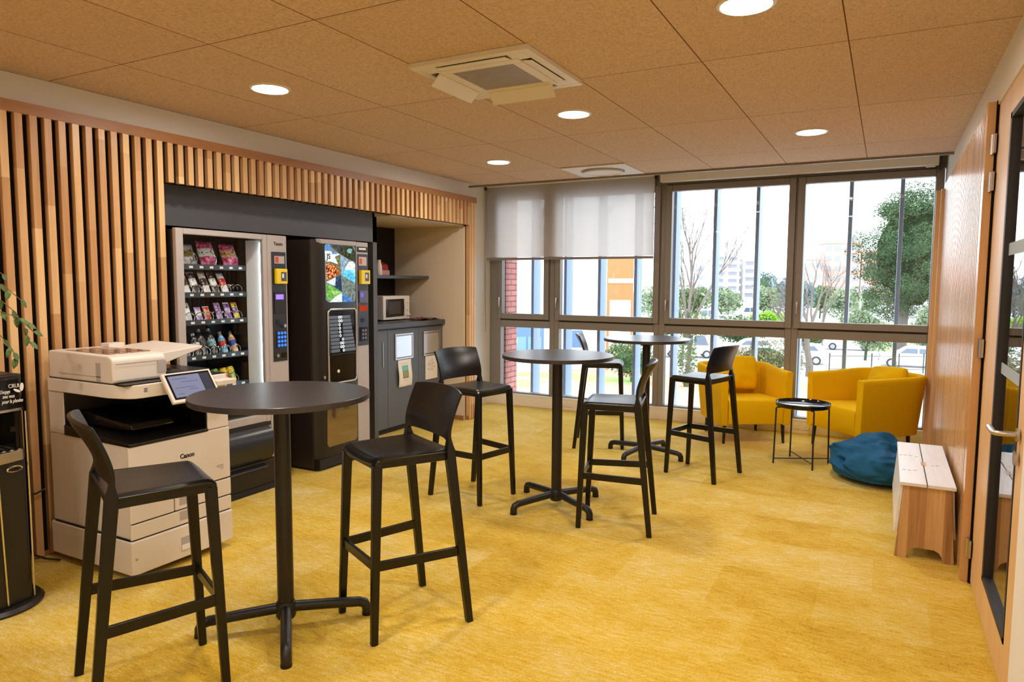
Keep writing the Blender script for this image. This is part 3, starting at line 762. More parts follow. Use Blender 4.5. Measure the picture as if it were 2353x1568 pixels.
# dark output bay
b = MB(); b.box(-4.035,-4.026,2.215,2.692,.745,.984); b.box(-4.03,-3.454,2.683,2.692,.745,.984)
b.hexa([(-4.03,2.207,.742),(-3.446,2.207,.735),(-3.446,2.692,.735),(-4.03,2.692,.742),(-4.03,2.207,.80),(-3.446,2.207,.752),(-3.446,2.692,.752),(-4.03,2.692,.80)])
obj('output_tray', b, M['printer_dark'], t, bevel=.004)
b = MB(); b.prism([(-4.0,.79),(-3.62,.79),(-3.55,.80),(-3.58,.828),(-3.75,.84),(-4.0,.87)], 'y', 2.30, 2.56); obj('tray_ramp', b, M['gloss_black'], t, bevel=.01)
b = MB(); b.prism([(2.20,-4.15),(2.845,-4.15),(2.845,-3.47),(2.80,-3.447),(2.28,-3.447),(2.205,-3.50)], 'x', 0, 1)
b.bm.free(); b = MB(); b.prism([(-4.16,2.20),(-4.16,2.845),(-3.47,2.845),(-3.45,2.82),(-3.45,2.30),(-3.458,2.262),(-3.49,2.232),(-3.60,2.20)], 'z', .986, 1.058); sc = obj('scanner', b, M['printer'], t, bevel=.005)
b = MB()
for k in range(3): b.box(-3.4505,-3.4492,2.305,2.325,1.018+.008*k,1.022+.008*k)
obj('mark', b, M['ink'], sc)
b = MB(); b.box(-4.14,-3.47,2.215,2.835,1.056,1.064); obj('lid_gap', b, M['printer_dark'], t)
prof = [(-4.145,1.064),(-4.145,1.216),(-3.60,1.210),(-3.575,1.203),(-3.560,1.185),(-3.555,1.075),(-3.57,1.064)]
b = MB(); b.prism(prof, 'y', 2.205, 2.515); ad = obj('document_feeder', b, M['printer'], t, bevel=.012, seg=3)
b = MB(); b.box(-4.05,-3.66,2.2035,2.2055,1.093,1.097); b.box(-3.70,-3.66,2.2035,2.2055,1.07,1.17); b.box(-3.5565,-3.5535,2.225,2.50,1.166,1.169); b.box(-3.557,-3.552,2.462,2.512,1.098,1.166); obj('feeder_seam', b, M['vend_grey'], ad)
b = MB()
for k in range(4):
    y = 2.25+.066*k; b.box(-4.06,-3.66,y,y+.045,1.2095,1.2165)
obj('slat_reflection', b, plain('slat_reflection_tone', lin(150,120,104), .12), ad)  # darker strips paint the slats' reflection onto the glossy feeder top
b = MB(); b.hexa([(-4.10,2.50,1.13),(-3.58,2.50,1.135),(-3.62,2.80,1.205),(-4.08,2.80,1.215),(-4.10,2.50,1.205),(-3.58,2.50,1.203),(-3.62,2.805,1.222),(-4.08,2.805,1.232)])
b.box(-4.14,-4.06,2.50,2.60,1.13,1.235)
obj('feeder_tray', b, M['printer'], t, bevel=.005)
b = MB(); b.box(-4.10,-3.58,2.515,2.82,1.064,1.085); b.hexa([(-4.0,2.52,1.085),(-3.6,2.52,1.085),(-3.6,2.66,1.085),(-4.0,2.66,1.085),(-4.0,2.52,1.11),(-3.62,2.52,1.108),(-3.7,2.60,1.10),(-4.0,2.62,1.11)]); obj('feeder_output', b, M['printer_dark'], t, bevel=.004)
b = MB(); b.box(-3.60,-3.40,2.72,2.86,1.0,1.03); obj('side_shelf', b, M['printer'], t, bevel=.005)
# touch screen on its tilting arm
TL, BL = Vector((-3.425,2.388,1.106)), Vector((-3.322,2.388,.955)); Ydir = Vector((0,.305,0)); dn = BL-TL; nn = dn.cross(Ydir).normalized()
if nn.x < 0: nn = -nn
def scr(u, v, o): return TL+Ydir*u+dn*v+nn*o
b = MB(); b.hexa([scr(0,1,-.022),scr(1,1,-.022),scr(1,0,-.022),scr(0,0,-.022),scr(0,1,0),scr(1,1,0),scr(1,0,0),scr(0,0,0)]); sp = obj('control_panel', b, M['printer'], t, bevel=.006)
b = MB(); b.poly([scr(.05,.9,.0008),scr(.95,.9,.0008),scr(.95,.06,.0008),scr(.05,.06,.0008)]); obj('bezel', b, M['gloss_black'], sp, recalc=False)
b = MB(); b.poly([scr(.09,.84,.0014),scr(.72,.84,.0014),scr(.72,.12,.0014),scr(.09,.12,.0014)]); obj('touch_screen', b, emit('printer_screen', lin(150,150,176), .55), sp, recalc=False)
b = MB(); b.poly([scr(.73,.84,.0014),scr(.92,.84,.0014),scr(.92,.12,.0014),scr(.73,.12,.0014)])
obj('touch_screen_side', b, emit('printer_screen_side', lin(92,88,96), .4), sp, recalc=False)
b = MB()
for (u,v,w) in ((.14,.22,.3),(.3,.34,.35),(.14,.52,.4),(.4,.6,.2),(.16,.72,.12)): b.poly([scr(u,v+.02,.002),scr(u+w,v+.02,.002),scr(u+w,v,.002),scr(u,v,.002)])
obj('screen_line', b, emit('printer_screen_text', lin(116,118,140), .5), sp, recalc=False)
b = MB(); b.box(-3.48,-3.425,2.45,2.62,1.0,1.08); obj('panel_arm', b, M['printer'], t, bevel=.006)

# ------------------------------------------------------------------ snack vending machine
t = thing('vending_machine', 'grey glass-fronted snack vending machine in the wall niche', 'vending machine', (-4.55,3.54,0), 0)
SN = t
VX = -4.17
b = MB()
b.box(-4.96,-4.205,3.05,3.085,.02,1.95); b.box(-4.96,-4.205,3.985,4.02,.02,1.95); b.box(-4.96,-4.90,3.085,3.985,.02,1.95)
b.box(-4.9,-4.205,3.085,3.985,1.94,1.955); b.box(-4.9,-4.205,3.085,3.985,.02,.60); b.box(-4.9,-4.205,3.81,3.985,.6,1.94)
obj('cabinet', b, M['vend_black'], t, bevel=.003)
b = MB()
b.box(-4.205,VX,3.05,3.108,.25,1.962); b.box(-4.205,VX,3.785,3.825,.24,1.962); b.box(-4.205,VX,3.108,3.785,1.922,1.962); b.box(-4.205,VX,3.108,3.785,.53,.592)
dr = obj('door', b, M['vend_grey'], t, bevel=.006)
b = MB(); b.box(-4.19,-4.182,3.108,3.785,.592,1.922); obj('pane', b, M['vend_glass'], dr)
b = MB(); b.box(-4.20,VX+.001,3.827,4.02,.24,1.962); co = obj('control_column', b, M['vend_grey'], t, bevel=.006)
text('lettering', 'Tango', .036, (VX+.0015,3.935,1.885), FX, M['ink'], co, bold=.0012)
b = MB(); b.box(VX,VX+.008,3.862,4.004,.985,1.835); pn = obj('payment_panel', b, M['vend_black'], co, bevel=.004)
PX = VX+.008
def plate(nm, mt, y0, y1, z0, z1, par, d=.003, x=None, bevel=0):
    b = MB(); x = PX if x is None else x; b.box(x-.001,x+d,y0,y1,z0,z1); return obj(nm, b, mt, par, bevel=bevel)
p = plate('notice', M['vend_grey'], 3.885,3.985,1.745,1.803, pn); plate('notice_print', plain('red_print', lin(200,70,60), .6), 3.893,3.925,1.752,1.797, p, .004)
p = plate('card_reader', M['yellow_plastic'], 3.882,3.992,1.588,1.706, pn, .03, bevel=.006); plate('reader_window', M['gloss_black'], 3.925,3.978,1.61,1.68, p, .0315); plate('reader_symbol', M['white_ink'], 3.932,3.95,1.635,1.668, p, .0325)
plate('display_housing', M['dark_panel'], 3.875,3.995,1.36,1.53, pn, .006, bevel=.003)
plate('display', emit('violet_display', lin(128,96,232), 1.6), 3.888,3.965,1.468,1.507, pn, .008)
plate('coin_slot', M['gloss_black'], 3.89,3.99,1.275,1.31, pn, .002)
b = MB(); b.cyl((PX,3.965,1.262),(PX+.02,3.965,1.262),.014,seg=16); obj('return_knob', b, M['steel'], pn)
kp = plate('keypad', M['dark_panel'], 3.89,3.998,1.09,1.225, pn, .003)
b = MB()
for r in range(4):
    for c in range(3): b.cyl((PX+.002,3.912+.032*c,1.205-.032*r),(PX+.007,3.912+.032*c,1.205-.032*r),.0115,seg=14)
obj('key', b, emit('blue_key', lin(60,120,235), 1.0), kp)
b = MB(); b.cyl((PX,3.90,1.03),(PX+.006,3.90,1.03),.013,seg=16); obj('lock', b, M['steel'], pn)
plate('coin_return', M['gloss_black'], 3.94,3.99,1.012,1.05, pn, .002)
# dispensing flap and base
b = MB(); prof = [(-4.20,.51),(-4.165,.50),(-4.12,.47),(-4.095,.42),(-4.092,.36),(-4.11,.29),(-4.15,.24),(-4.20,.235)]; b.prism(prof, 'y', 3.11, 3.80); obj('dispensing_flap', b, plain('flap_plastic', lin(36,36,42), .3), t, bevel=.008)
b = MB(); b.box(-4.20,-4.165,3.11,3.82,.50,.53); obj('flap_slot', b, M['vend_black'], t)
b = MB(); b.box(-4.90,-4.16,3.07,4.0,.045,.235); b.prism([(-4.2,.235),(-4.12,.20),(-4.115,.19),(-4.2,.17)], 'y', 3.1, 3.74); obj('base', b, M['vend_black'], t, bevel=.004)
b = MB(); b.box(-4.88,-4.15,3.09,3.98,.0,.045); obj('plinth', b, M['dark_panel'], t)
# inside
b = MB(); b.box(-4.885,-4.88,3.09,3.81,.6,1.94); b.box(-4.88,-4.21,3.088,3.094,.6,1.94); obj('inner_lining', b, plain('cold_lining', lin(40,54,68), .5), t)
b = MB(); b.box(-4.375,-4.206,3.80,3.808,.62,1.92); obj('light_panel', b, M['white_diffuse'], t)
led = emit('led_strip', (.78,.92,1,1), 8)
b = MB(); b.box(-4.212,-4.207,3.786,3.796,.64,1.90); obj('led_strip', b, led, t)
b = MB(); b.box(-4.215,-4.21,3.10,3.108,.64,1.90); obj('led_strip', b, led, t)  # extra strip added unseen behind the left stile to light the shelves
SHZ = [1.715,1.515,1.315,1.058,.83]
M['shelf_metal'] = plain('shelf_metal', lin(60,70,78), .4, .3)
for z in SHZ:
    b = MB(); b.box(-4.87,-4.38,3.10,3.80,z-.012,z); b.box(-4.385,-4.372,3.10,3.80,z-.026,z+.012); sh = obj('shelf', b, M['shelf_metal'], t)
    b = MB()
    for k in range(8): b.box(-4.3725,-4.370,3.125+.086*k,3.155+.086*k,z-.016,z+.000)
    obj('price_tag', b, M['white_ink'], sh)
def coil(y, z, r):
    pts = [(-4.375-.24*k/72, y+r*math.sin(2*PI*k/14.4), z+r+.004-r*math.cos(2*PI*k/14.4)) for k in range(73)]
    b = MB(); b.tube(pts, .0025, 5); obj('spiral', b, M['chrome'], SN)
cols = [[3.325,3.49,3.685],[3.205,3.30,3.378,3.47,3.548,3.632,3.735],[3.19,3.308,3.397,3.47,3.573,3.657,3.730],[3.185,3.288,3.378,3.434,3.517,3.612,3.706],[3.45,3.538,3.615,3.68]]
for ci, (z, ys) in enumerate(zip(SHZ, cols)):
    for y in ys: coil(y, z, .05 if ci == 0 else .031)
# the goods, each a thing of its own
PK = {}
def pm(name, rgb, rough=.35):
    if name not in PK:
        t_ = NT('pack_'+name); nz = t_.noise(t_.coords((1,1,.7)), 62, 2, .5); base = lin(*rgb)
        dk = lin(*[v*.35 for v in rgb]); lt = lin(*[min(255,v*.4+150) for v in rgb])
        c_ = t_.ramp(nz, [(.36, dk), (.42, base), (.54, base), (.62, lt)]); t_.bsdf(c_, .28); PK[name] = t_.mat
    return PK[name]
for n_, c_ in dict(silver=(214,216,222),olive=(150,132,70),pink=(226,70,140),purple=(120,70,150),white=(238,238,240),red=(206,50,46),orange=(230,110,50),blue=(50,70,170),darkbrown=(60,34,30),yellow=(232,196,40),lilac=(170,140,200),green=(110,170,60),black=(24,22,26),teal=(120,168,176),skyblue=(90,170,220),tan=(200,150,100)).items(): pm(n_, c_)
def pillow(w, h, th, bands):
    b = MB(); N, R = 8, 12
    V = {}
    for j in range(R+1):
        v = j/R
        for i in range(N+1):
            u = 2*i/N-1
            e = (1-u*u)**.5*min(1, 4*v*(1-v)*1.3)**.6 if 0 < v < 1 else 0
            rip = 1+.12*math.sin(9*u+5*v*3)*e
            for s in (1,-1):
                if e < 1e-6: V[(i,j,1)] = V.get((i,j,1)) or b.v((0,u*w/2*(1-.05*math.sin(PI*v)),h*v)); V[(i,j,-1)] = V[(i,j,1)]; break
                V[(i,j,s)] = b.v((s*th/2*e*rip, u*w/2*(1-.05*math.sin(PI*v)), h*v))
    for j in range(R):
        k = 0
        for q, (lim, mi) in enumerate(bands):
            if j/R >= lim: k = mi
        b.m = k
        for i in range(N):
            for s in (1,-1): b.face([V[(i,j,s)],V[(i+1,j,s)],V[(i+1,j+1,s)],V[(i,j+1,s)]])
    # printed patch
    return b
def pack(kind, label, shelf, y, w, h, th, mats, bands, lean=.42, turn=0, x=-4.40):
    b = pillow(w, h, th, bands); o = obj(kind, b, [PK[m] for m in mats], world=False, smooth=70)
    o.location = (x, y, SHZ[shelf]+.004); o.rotation_euler = (0, -lean, turn)
    tag(o, label, 'snack', 'snacks in the vending machine'); return o
B3 = [(0,0),(.3,1),(.62,0),(.84,2)]
pack('crisp_bag','silver and olive crisp bag on the top shelf of the vending machine',0,3.325,.135,.165,.06,['silver','silver','silver'],B3).data.materials[1] = PK['silver']
o = bpy.data.objects['crisp_bag']; o.data.materials[0] = PK['silver']; o.data.materials[1] = PK['olive']
pack('sweet_bag','pink and white sweet bag in the middle of the vending machine top shelf',0,3.49,.145,.19,.07,['pink','white','pink'],B3,.36)
pack('sweet_bag','pink and cream sweet bag nearest the light panel on the vending machine top shelf',0,3.685,.145,.18,.07,['pink','tan','pink'],B3,.36)
for y, mats, lab in ((3.205,['yellow','orange','orange'],'orange and yellow wrapper at the far edge of the vending machine second shelf'),
    (3.30,['white','darkbrown','red'],'white, brown and red chocolate bar on the vending machine second shelf'),
    (3.378,['darkbrown','white','white'],'slim white and brown bar, third wrapper along the vending machine second shelf'),
    (3.47,['white','darkbrown','tan'],'white bar with a tan top, middle of the vending machine second shelf'),
    (3.548,['darkbrown','white','darkbrown'],'dark brown bar with a white band on the vending machine second shelf'),
    (3.632,['white','red','blue'],'white bar with a blue top and red middle on the vending machine second shelf')):
    pack('snack_bar',lab,1,y,.062,.175,.03,mats,B3,.5)
for y, h, mats, lab in ((3.308,.14,['silver','white','silver'],'tall silver wrapper on the vending machine third shelf'),
    (3.397,.105,['lilac','white','lilac'],'short lilac and white wrapper on the vending machine third shelf'),
    (3.47,.11,['red','tan','white'],'red and tan wrapper on the vending machine third shelf'),
    (3.573,.135,['lilac','purple','lilac'],'lilac wrapper with a purple band, fourth along the vending machine third shelf'),
    (3.657,.135,['purple','lilac','white'],'lilac wrapper with a white top on the vending machine third shelf'),
    (3.730,.135,['yellow','purple','orange'],'yellow and orange wrapper at the end of the vending machine third shelf')):
    pack('snack_bar',lab,2,y,.055,h,.026,mats,B3,.38)
def bottle(label, shelf, y, h, r, mb_, ml, mc, x=-4.41, can=False):
    t = thing('drink_can' if can else 'drink_bottle', label, 'drink', (x,y,SHZ[shelf]+.004), 0, 'drinks in the vending machine')
    if can: prof = [(r*.8,0),(r,.01),(r,h*.88),(r*.8,h*.96),(r*.82,h)]
    else: prof = [(r*.85,0),(r,.008),(r*.94,h*.25),(r,h*.55),(r*.8,h*.7),(r*.38,h*.86),(r*.38,h*.92)]
    b = MB(); b.lathe(prof, seg=18); obj('bottle_body' if not can else 'can_body', b, PK[mb_], t, world=False)
    b = MB(); b.lathe([(r*1.02,h*.3),(r*1.02,h*.56)], seg=18, cap0=False, cap1=False); obj('bottle_label' if not can else 'can_print', b, PK[ml], t, world=False)
    b = MB(); b.lathe([(r*.42,h*.9),(r*.42,h)], seg=14); obj('cap' if not can else 'can_lid', b, PK[mc], t, world=False)
    t.rotation_euler = (0,-.36,0); return t
bottle('clear bottle with a white label, first along the vending machine fourth shelf',3,3.288,.16,.03,'black','white','silver')
bottle('dark bottle with a silver label, second along the vending machine fourth shelf',3,3.378,.17,.031,'black','silver','silver')
bottle('teal topped bottle on the vending machine fourth shelf',3,3.434,.20,.031,'black','black','teal')
bottle('dark bottle with a teal label on the vending machine fourth shelf',3,3.517,.20,.032,'black','teal','teal')
bottle('sky blue and red juice bottle on the vending machine fourth shelf',3,3.612,.17,.029,'skyblue','red','orange')
bottle('tan and blue juice bottle at the end of the vending machine fourth shelf',3,3.706,.17,.029,'tan','blue','darkbrown')
bottle('green drink can on the vending machine bottom shelf',4,3.538,.115,.03,'green','silver','silver',can=True)
bottle('yellow drink can with a red print on the vending machine bottom shelf',4,3.615,.115,.03,'yellow','red','silver',can=True)
bottle('yellow and green drink can at the end of the vending machine bottom shelf',4,3.68,.12,.03,'yellow','green','silver',can=True)

# ------------------------------------------------------------------ coffee machine
t = thing('coffee_machine', 'tall black coffee vending machine with a lit picture screen', 'coffee machine', (-4.5,4.65,0), 0)
CX = -4.16
b = MB(); b.box(-4.95,-4.215,4.315,4.99,.02,1.955); obj('cabinet', b, plain('coffee_side', lin(48,38,36), .45), t, bevel=.004)
b = MB()
for z in (.2,.62,1.05,1.5,1.85): b.cyl((-4.42,4.315,z),(-4.42,4.313,z),.006,seg=10)
obj('screw', b, M['steel'], t)
b = MB(); b.box(-4.9,-4.2,4.33,4.98,0,.025); obj('plinth', b, M['dark_panel'], t)
b = MB(); b.prism([(-4.21,4.315),(-4.21,4.825),(-4.165,4.825),(CX,4.80),(CX,4.42),(-4.168,4.38),(-4.185,4.345)], 'z', .10, 1.96); dr = obj('door', b, M['vend_black'], t, bevel=.004)
b = MB(); b.hexa([(-4.19,4.35,1.925),(CX+.003,4.40,1.925),(CX+.003,4.824,1.925),(-4.19,4.824,1.925),(-4.19,4.35,1.962),(CX+.003,4.37,1.962),(CX+.003,4.824,1.962),(-4.19,4.824,1.962)]); obj('door_cap', b, M['vend_grey'], dr)
b = MB(); b.box(-4.21,CX,4.828,4.985,.10,1.96); co = obj('control_column', b, M['vend_grey'], t, bevel=.004)
# lit picture screen
SY0, SY1, SZ0, SZ1 = 4.428, 4.808, 1.432, 1.922
def sp2(x, y, o=0): return (CX+.003+o, SY0+(x-215)/675*(SY1-SY0), SZ1-(y-200)/1255*(SZ1-SZ0))
rr = [(250,200),(850,200),(890,245),(890,1410),(850,1455),(290,1455),(225,1400),(215,240)]
b = MB(); b.poly([(p[0]+.0,p[1],p[2]) for p in [sp2(x,y) for x,y in rr]]); sc = obj('picture_screen', b, emit('screen_base', lin(120,132,120), .8), t, recalc=False, smooth=0)
polys = [('sky', lin(70,140,210), 1.0, [(235,205),(345,205),(350,350),(218,345)]),
 ('slate', lin(84,84,88), .8, [(345,205),(540,205),(540,400),(455,330),(360,260)]),
 ('olive_dark', lin(70,72,44), .8, [(540,205),(830,205),(888,330),(888,560),(730,500),(540,390)]),
 ('teal_cup', lin(110,180,170), 1.0, [(690,310),(760,260),(830,280),(800,370),(720,360)]),
 ('paper_white', lin(236,240,246), 1.3, [(218,345),(350,350),(540,400),(430,470),(500,620),(230,560)]),
 ('mid_blue', lin(90,140,225), 1.0, [(355,345),(470,360),(480,410),(370,405)]),
 ('olive', lin(130,124,60), .9, [(430,470),(540,410),(560,800),(500,620)]),
 ('olive', lin(130,124,60), .9, [(235,620),(320,565),(500,625),(560,800),(420,690)]),
 ('beans', None, 1.0, [(235,640),(320,600),(460,690),(560,830),(420,900),(240,1000)]),
 ('steel_blue', lin(140,170,200), 1.0, [(545,415),(730,505),(680,640),(640,740),(570,850)]),
 ('cup_white', lin(222,234,244), 1.2, [(690,640),(740,560),(830,545),(888,600),(888,760),(640,740)]),
 ('cyan', lin(30,190,235), 1.2, [(640,740),(780,740),(888,900),(888,1035),(700,930),(570,860)]),
 ('cyan_pale', lin(120,225,245), 1.2, [(780,740),(888,740),(888,900)]),
 ('navy', lin(44,74,110), .8, [(440,900),(560,855),(580,1240),(400,1120)]),
 ('pale_blue', lin(206,222,244), 1.2, [(240,1010),(440,910),(430,1090),(320,1060)]),
 ('leaf_green', lin(100,190,40), 1.0, [(240,1050),(400,1125),(575,1240),(430,1330),(290,1430),(240,1300)]),
 ('leaf_light', lin(160,210,90), 1.0, [(242,1200),(420,1200),(570,1240),(430,1300)]),
 ('pale_blue', lin(206,222,244), 1.2, [(300,1450),(430,1330),(575,1250),(575,1452)]),
 ('royal', lin(20,120,210), 1.0, [(582,1255),(770,1375),(845,1452),(582,1452)]),
 ('sage', lin(120,136,124), .9, [(562,870),(888,1045),(888,1380),(840,1440),(600,1250),(582,1100)])]
SM = {}
def beans():
    t_ = NT('coffee_beans'); vo = t_.n('ShaderNodeTexVoronoi'); vo.inputs['Scale'].default_value = 60; t_.l(t_.coords(), vo.inputs['Vector'])
    c_ = t_.ramp(vo.outputs['Distance'], [(.1, lin(240,190,140)), (.45, lin(190,100,50)), (.7, lin(70,26,14))])
    e = t_.n('ShaderNodeEmission'); t_.l(c_, e.inputs[0]); t_.l(e.outputs[0], t_.out.inputs[0]); return t_.mat
b = MB(); mats = []
for k, (nm, c, s, pts) in enumerate(polys):
    if nm not in SM:
        if not c: SM[nm] = beans()
        else:
            t_ = NT('screen_'+nm); nz = t_.noise(t_.coords((1,1,1)), 38, 5, .75)
            g_ = sum(c[:3])/3; c = tuple(.78*v+.22*g_ for v in c[:3])
            c_ = t_.ramp(nz, [(.36, tuple(v*.42 for v in c)+(1,)), (.52, c+(1,)), (.68, tuple(min(1,v*1.25+.12) for v in c)+(1,))])
            e_ = t_.n('ShaderNodeEmission'); t_.l(c_, e_.inputs[0]); e_.inputs[1].default_value = s*.8; t_.l(e_.outputs[0], t_.out.inputs[0]); SM[nm] = t_.mat
    if SM[nm] not in mats: mats.append(SM[nm])
    b.m = mats.index(SM[nm]); b.poly([sp2(x,y,.0006+.00012*k) for x,y in pts])
obj('screen_picture', b, mats, sc, recalc=False, smooth=0)
text('lettering', 'JS', .062, (CX+.0075,4.470,1.80), FX, M['ink'], sc, bold=.0022)
# selection bay
b = MB(); b.box(CX-.001,CX+.0015,4.458,4.80,.745,1.362); bay = obj('selection_bay', b, M['gloss_black'], t)
pts = []
ry0, ry1, rz0, rz1, rd = 4.452, 4.806, .735, 1.372, .035
for (cy, cz, a0) in ((ry1-rd,rz1-rd,0),(ry0+rd,rz1-rd,90),(ry0+rd,rz0+rd,180),(ry1-rd,rz0+rd,270)):
    for k in range(6): a = math.radians(a0+18*k); pts.append((CX+.006, cy+rd*math.cos(a), cz+rd*math.sin(a)))
b = MB(); b.tube(pts, .009, 10, closed=True); obj('bay_frame', b, M['chrome'], t)
lab = plain('key_label', lin(96,110,128), .35); ringm = emit('key_ring', (1,1,1,1), 1.1)
zk = lambda r: 1.302-.0318*r
for r in range(10):
    xo = CX+.004+.0028*r
    for c, (y0, y1) in enumerate(((4.468,4.572),(4.632,4.735+.004*r))):
        b = MB(); b.box(CX,xo,y0,y1,zk(r)-.013,zk(r)+.013); obj('selection_key', b, lab, bay, bevel=.002)
b = MB()
for r in range(10):
    xo = CX+.006+.0028*r
    for c, y in ((0,4.588),(1,4.614)):
        if (c == 0 and r in (0,1,2,3,4,5,7,8)) or (c == 1 and r in (0,1,6,7,8,9)):
            b.tube([(xo, y+.0095*math.cos(2*PI*k/16), zk(r)+.0105*math.sin(2*PI*k/16)) for k in range(16)], .0022, 5, closed=True)
obj('key_ring', b, ringm, bay)
b = MB(); b.box(CX,CX+.034,4.46,4.76,.982,.988); obj('bay_ledge', b, M['vend_black'], bay)
b = MB(); b.cyl((CX,4.575,.835),(CX+.006,4.575,.835),.014,seg=16); obj('cup_light', b, M['white_ink'], bay)
b = MB(); b.cyl((CX-.002,4.40,.80),(CX+.012,4.40,.80),.013,seg=16); obj('lock', b, M['steel'], dr)
# lower glossy picture panel
b = MB(); b.prism([(4.445,.19),(4.79,.19),(4.81,.22),(4.81,.53),(4.43,.53),(4.425,.22)], 'x', CX, CX+.003); obj('lower_panel', b, plain('dark_mirror', lin(150,136,120), .06, .9), t)
b = MB(); b.box(-4.21,-4.155,4.33,4.98,.02,.1); obj('kick_plate', b, M['dark_panel'], t)
# payment column
b = MB(); b.box(CX,CX+.004,4.838,4.978,1.035,1.855); pn = obj('payment_panel', b, plain('payment_blue_black', lin(44,46,58), .4), co, bevel=.002)
CP = CX+.004
def cplate(nm, mt, y0, y1, z0, z1, par, d=.003): return plate(nm, mt, y0, y1, z0, z1, par, d, CP)
p = plate('sticker', M['ink'], 4.838,4.978,1.872,1.92, co, .002, CX); plate('sticker_print', M['white_ink'], 4.86,4.955,1.892,1.91, p, .003, CX)
p = cplate('notice', plain('notice_pale', lin(196,180,172), .5), 4.853,4.957,1.752,1.83, pn); cplate('notice_print', plain('red_print_coffee', lin(206,84,70), .6), 4.862,4.895,1.765,1.815, p, .004)
p = cplate('card_reader', M['yellow_plastic'], 4.858,4.972,1.588,1.712, pn, .03); cplate('reader_window', M['gloss_black'], 4.905,4.955,1.615,1.69, p, .0315); cplate('reader_symbol', M['white_ink'], 4.912,4.932,1.64,1.675, p, .0325)
cplate('display_housing', plain('housing_grey', lin(84,84,94), .4), 4.852,4.965,1.42,1.53, pn, .008); cplate('display', emit('violet_display_coffee', lin(110,92,200), .9), 4.862,4.905,1.47,1.51, pn, .010)
cplate('coin_window', emit('red_coin_light', lin(190,60,30), .6), 4.858,4.96,1.345,1.395, pn, .003)
cplate('coin_slot', M['gloss_black'], 4.875,4.915,1.245,1.28, pn, .004)
kp = cplate('keypad', M['gloss_black'], 4.855,4.965,1.075,1.20, pn, .004)
b = MB()
for r in range(3):
    for c in range(2): b.cyl((CP+.003,4.895+.036*c,1.17-.034*r),(CP+.007,4.895+.036*c,1.17-.034*r),.012,seg=12)
obj('key', b, M['ink_grey'], kp)
b = MB(); b.box(CX,CX+.008,4.835,4.975,.52,.60); b.cyl((CX+.006,4.90,.56),(CX+.014,4.90,.56),.028,seg=20); obj('coin_return', b, M['vend_grey'], co, bevel=.003)

# ------------------------------------------------------------------ grey cabinet, worktop, microwave, shelf
t = thing('recycling_cabinet', 'grey cabinet with two framed waste flaps beside the coffee machine', 'cabinet', (-4.9,6.18,0), 0)
b = MB(); b.box(-5.27,-4.60,5.54,6.815,.06,1.12); obj('body', b, M['cabinet'], t)
b = MB(); b.box(-5.27,-4.63,5.54,6.815,0,.06); obj('plinth', b, M['dark_panel'], t)
for k, (y0,y1) in enumerate(((5.545,5.786),(5.79,6.33),(6.334,6.812))):
    b = MB(); b.box(-4.60,-4.58,y0,y1,.065,1.105); d = obj('door', b, M['cabinet'], t, bevel=.002)
    if k == 0:
        b = MB(); b.box(-4.58,-4.572,5.70,5.71,.72,.98); obj('handle', b, M['steel'], d, bevel=.002)
    else:
        f0, f1 = ((5.905,6.225),(6.42,6.75))[k-1]; z0, z1 = .775,1.055
        b = MB()
        for (a0,a1,c0,c1) in ((f0,f1,z0,z0+.02),(f0,f1,z1-.02,z1),(f0,f0+.02,z0+.02,z1-.02),(f1-.02,f1,z0+.02,z1-.02)): b.box(-4.581,-4.568,a0,a1,c0,c1)
        fr = obj('flap_frame', b, M['steel'], d, bevel=.002)
        b = MB(); b.box(-4.58,-4.572,f0+.026,f1-.026,z0+.026,z1-.026); obj('waste_flap', b, plain('flap_steel', lin(206,206,208), .22, .9), fr)
b = MB(); b.box(-5.28,-4.55,5.535,6.825,1.12,1.175); tag(obj('worktop', b, M['worktop'], bevel=.004), 'dark grey worktop on the waste cabinet, under the microwave', 'worktop')
b = MB(); b.box(-5.28,-4.78,5.535,6.828,1.645,1.68); tag(obj('wall_shelf', b, M['worktop'], bevel=.002), 'dark grey wall shelf in the niche above the microwave', 'shelf')
t = thing('microwave', 'white microwave oven on the dark grey worktop', 'microwave', (-5.02,6.3,1.175), 0)
b = MB(); b.box(-5.2,-4.865,6.06,6.54,1.187,1.452); obj('housing', b, M['white_plastic'], t, bevel=.006)
b = MB(); b.box(-4.866,-4.85,6.06,6.45,1.187,1.452); d = obj('door', b, M['white_plastic'], t, bevel=.006)
b = MB(); b.prism([(6.105,1.215),(6.43,1.222),(6.437,1.32),(6.43,1.418),(6.105,1.415)], 'x', -4.851, -4.848); obj('door_window', b, M['gloss_black'], d)
b = MB(); b.box(-4.8485,-4.847,6.15,6.37,1.25,1.39); obj('window_mesh', b, plain('window_mesh', lin(70,62,56), .5), d)
b = MB(); b.box(-4.866,-4.85,6.453,6.54,1.187,1.452); p = obj('control_strip', b, M['white_plastic'], t, bevel=.006)
b = MB(); b.cyl((-4.85,6.497,1.30),(-4.838,6.497,1.30),.016,seg=20); obj('knob', b, M['cream'], p)
b = MB(); b.cyl((-4.85,6.497,1.385),(-4.838,6.497,1.385),.012,seg=20); obj('knob', b, M['cream'], p)
b = MB(); b.box(-4.85,-4.835,6.475,6.53,1.225,1.25); obj('door_button', b, M['cream'], p, bevel=.003)
b = MB()
for x in (-5.15,-4.9):
    for y in (6.1,6.5): b.cyl((x,y,1.175),(x,y,1.188),.014,seg=12)
obj('foot', b, M['dark_panel'], t)
b = MB(); b.prism([(-5.06,1.68),(-4.93,1.68),(-4.945,1.80),(-5.04,1.84)], 'y', 6.14, 6.27); tag(obj('tea_packet', b, plain('red_packet', lin(150,30,32), .35), bevel=.006), 'crumpled red packet on the wall shelf above the microwave', 'packet')
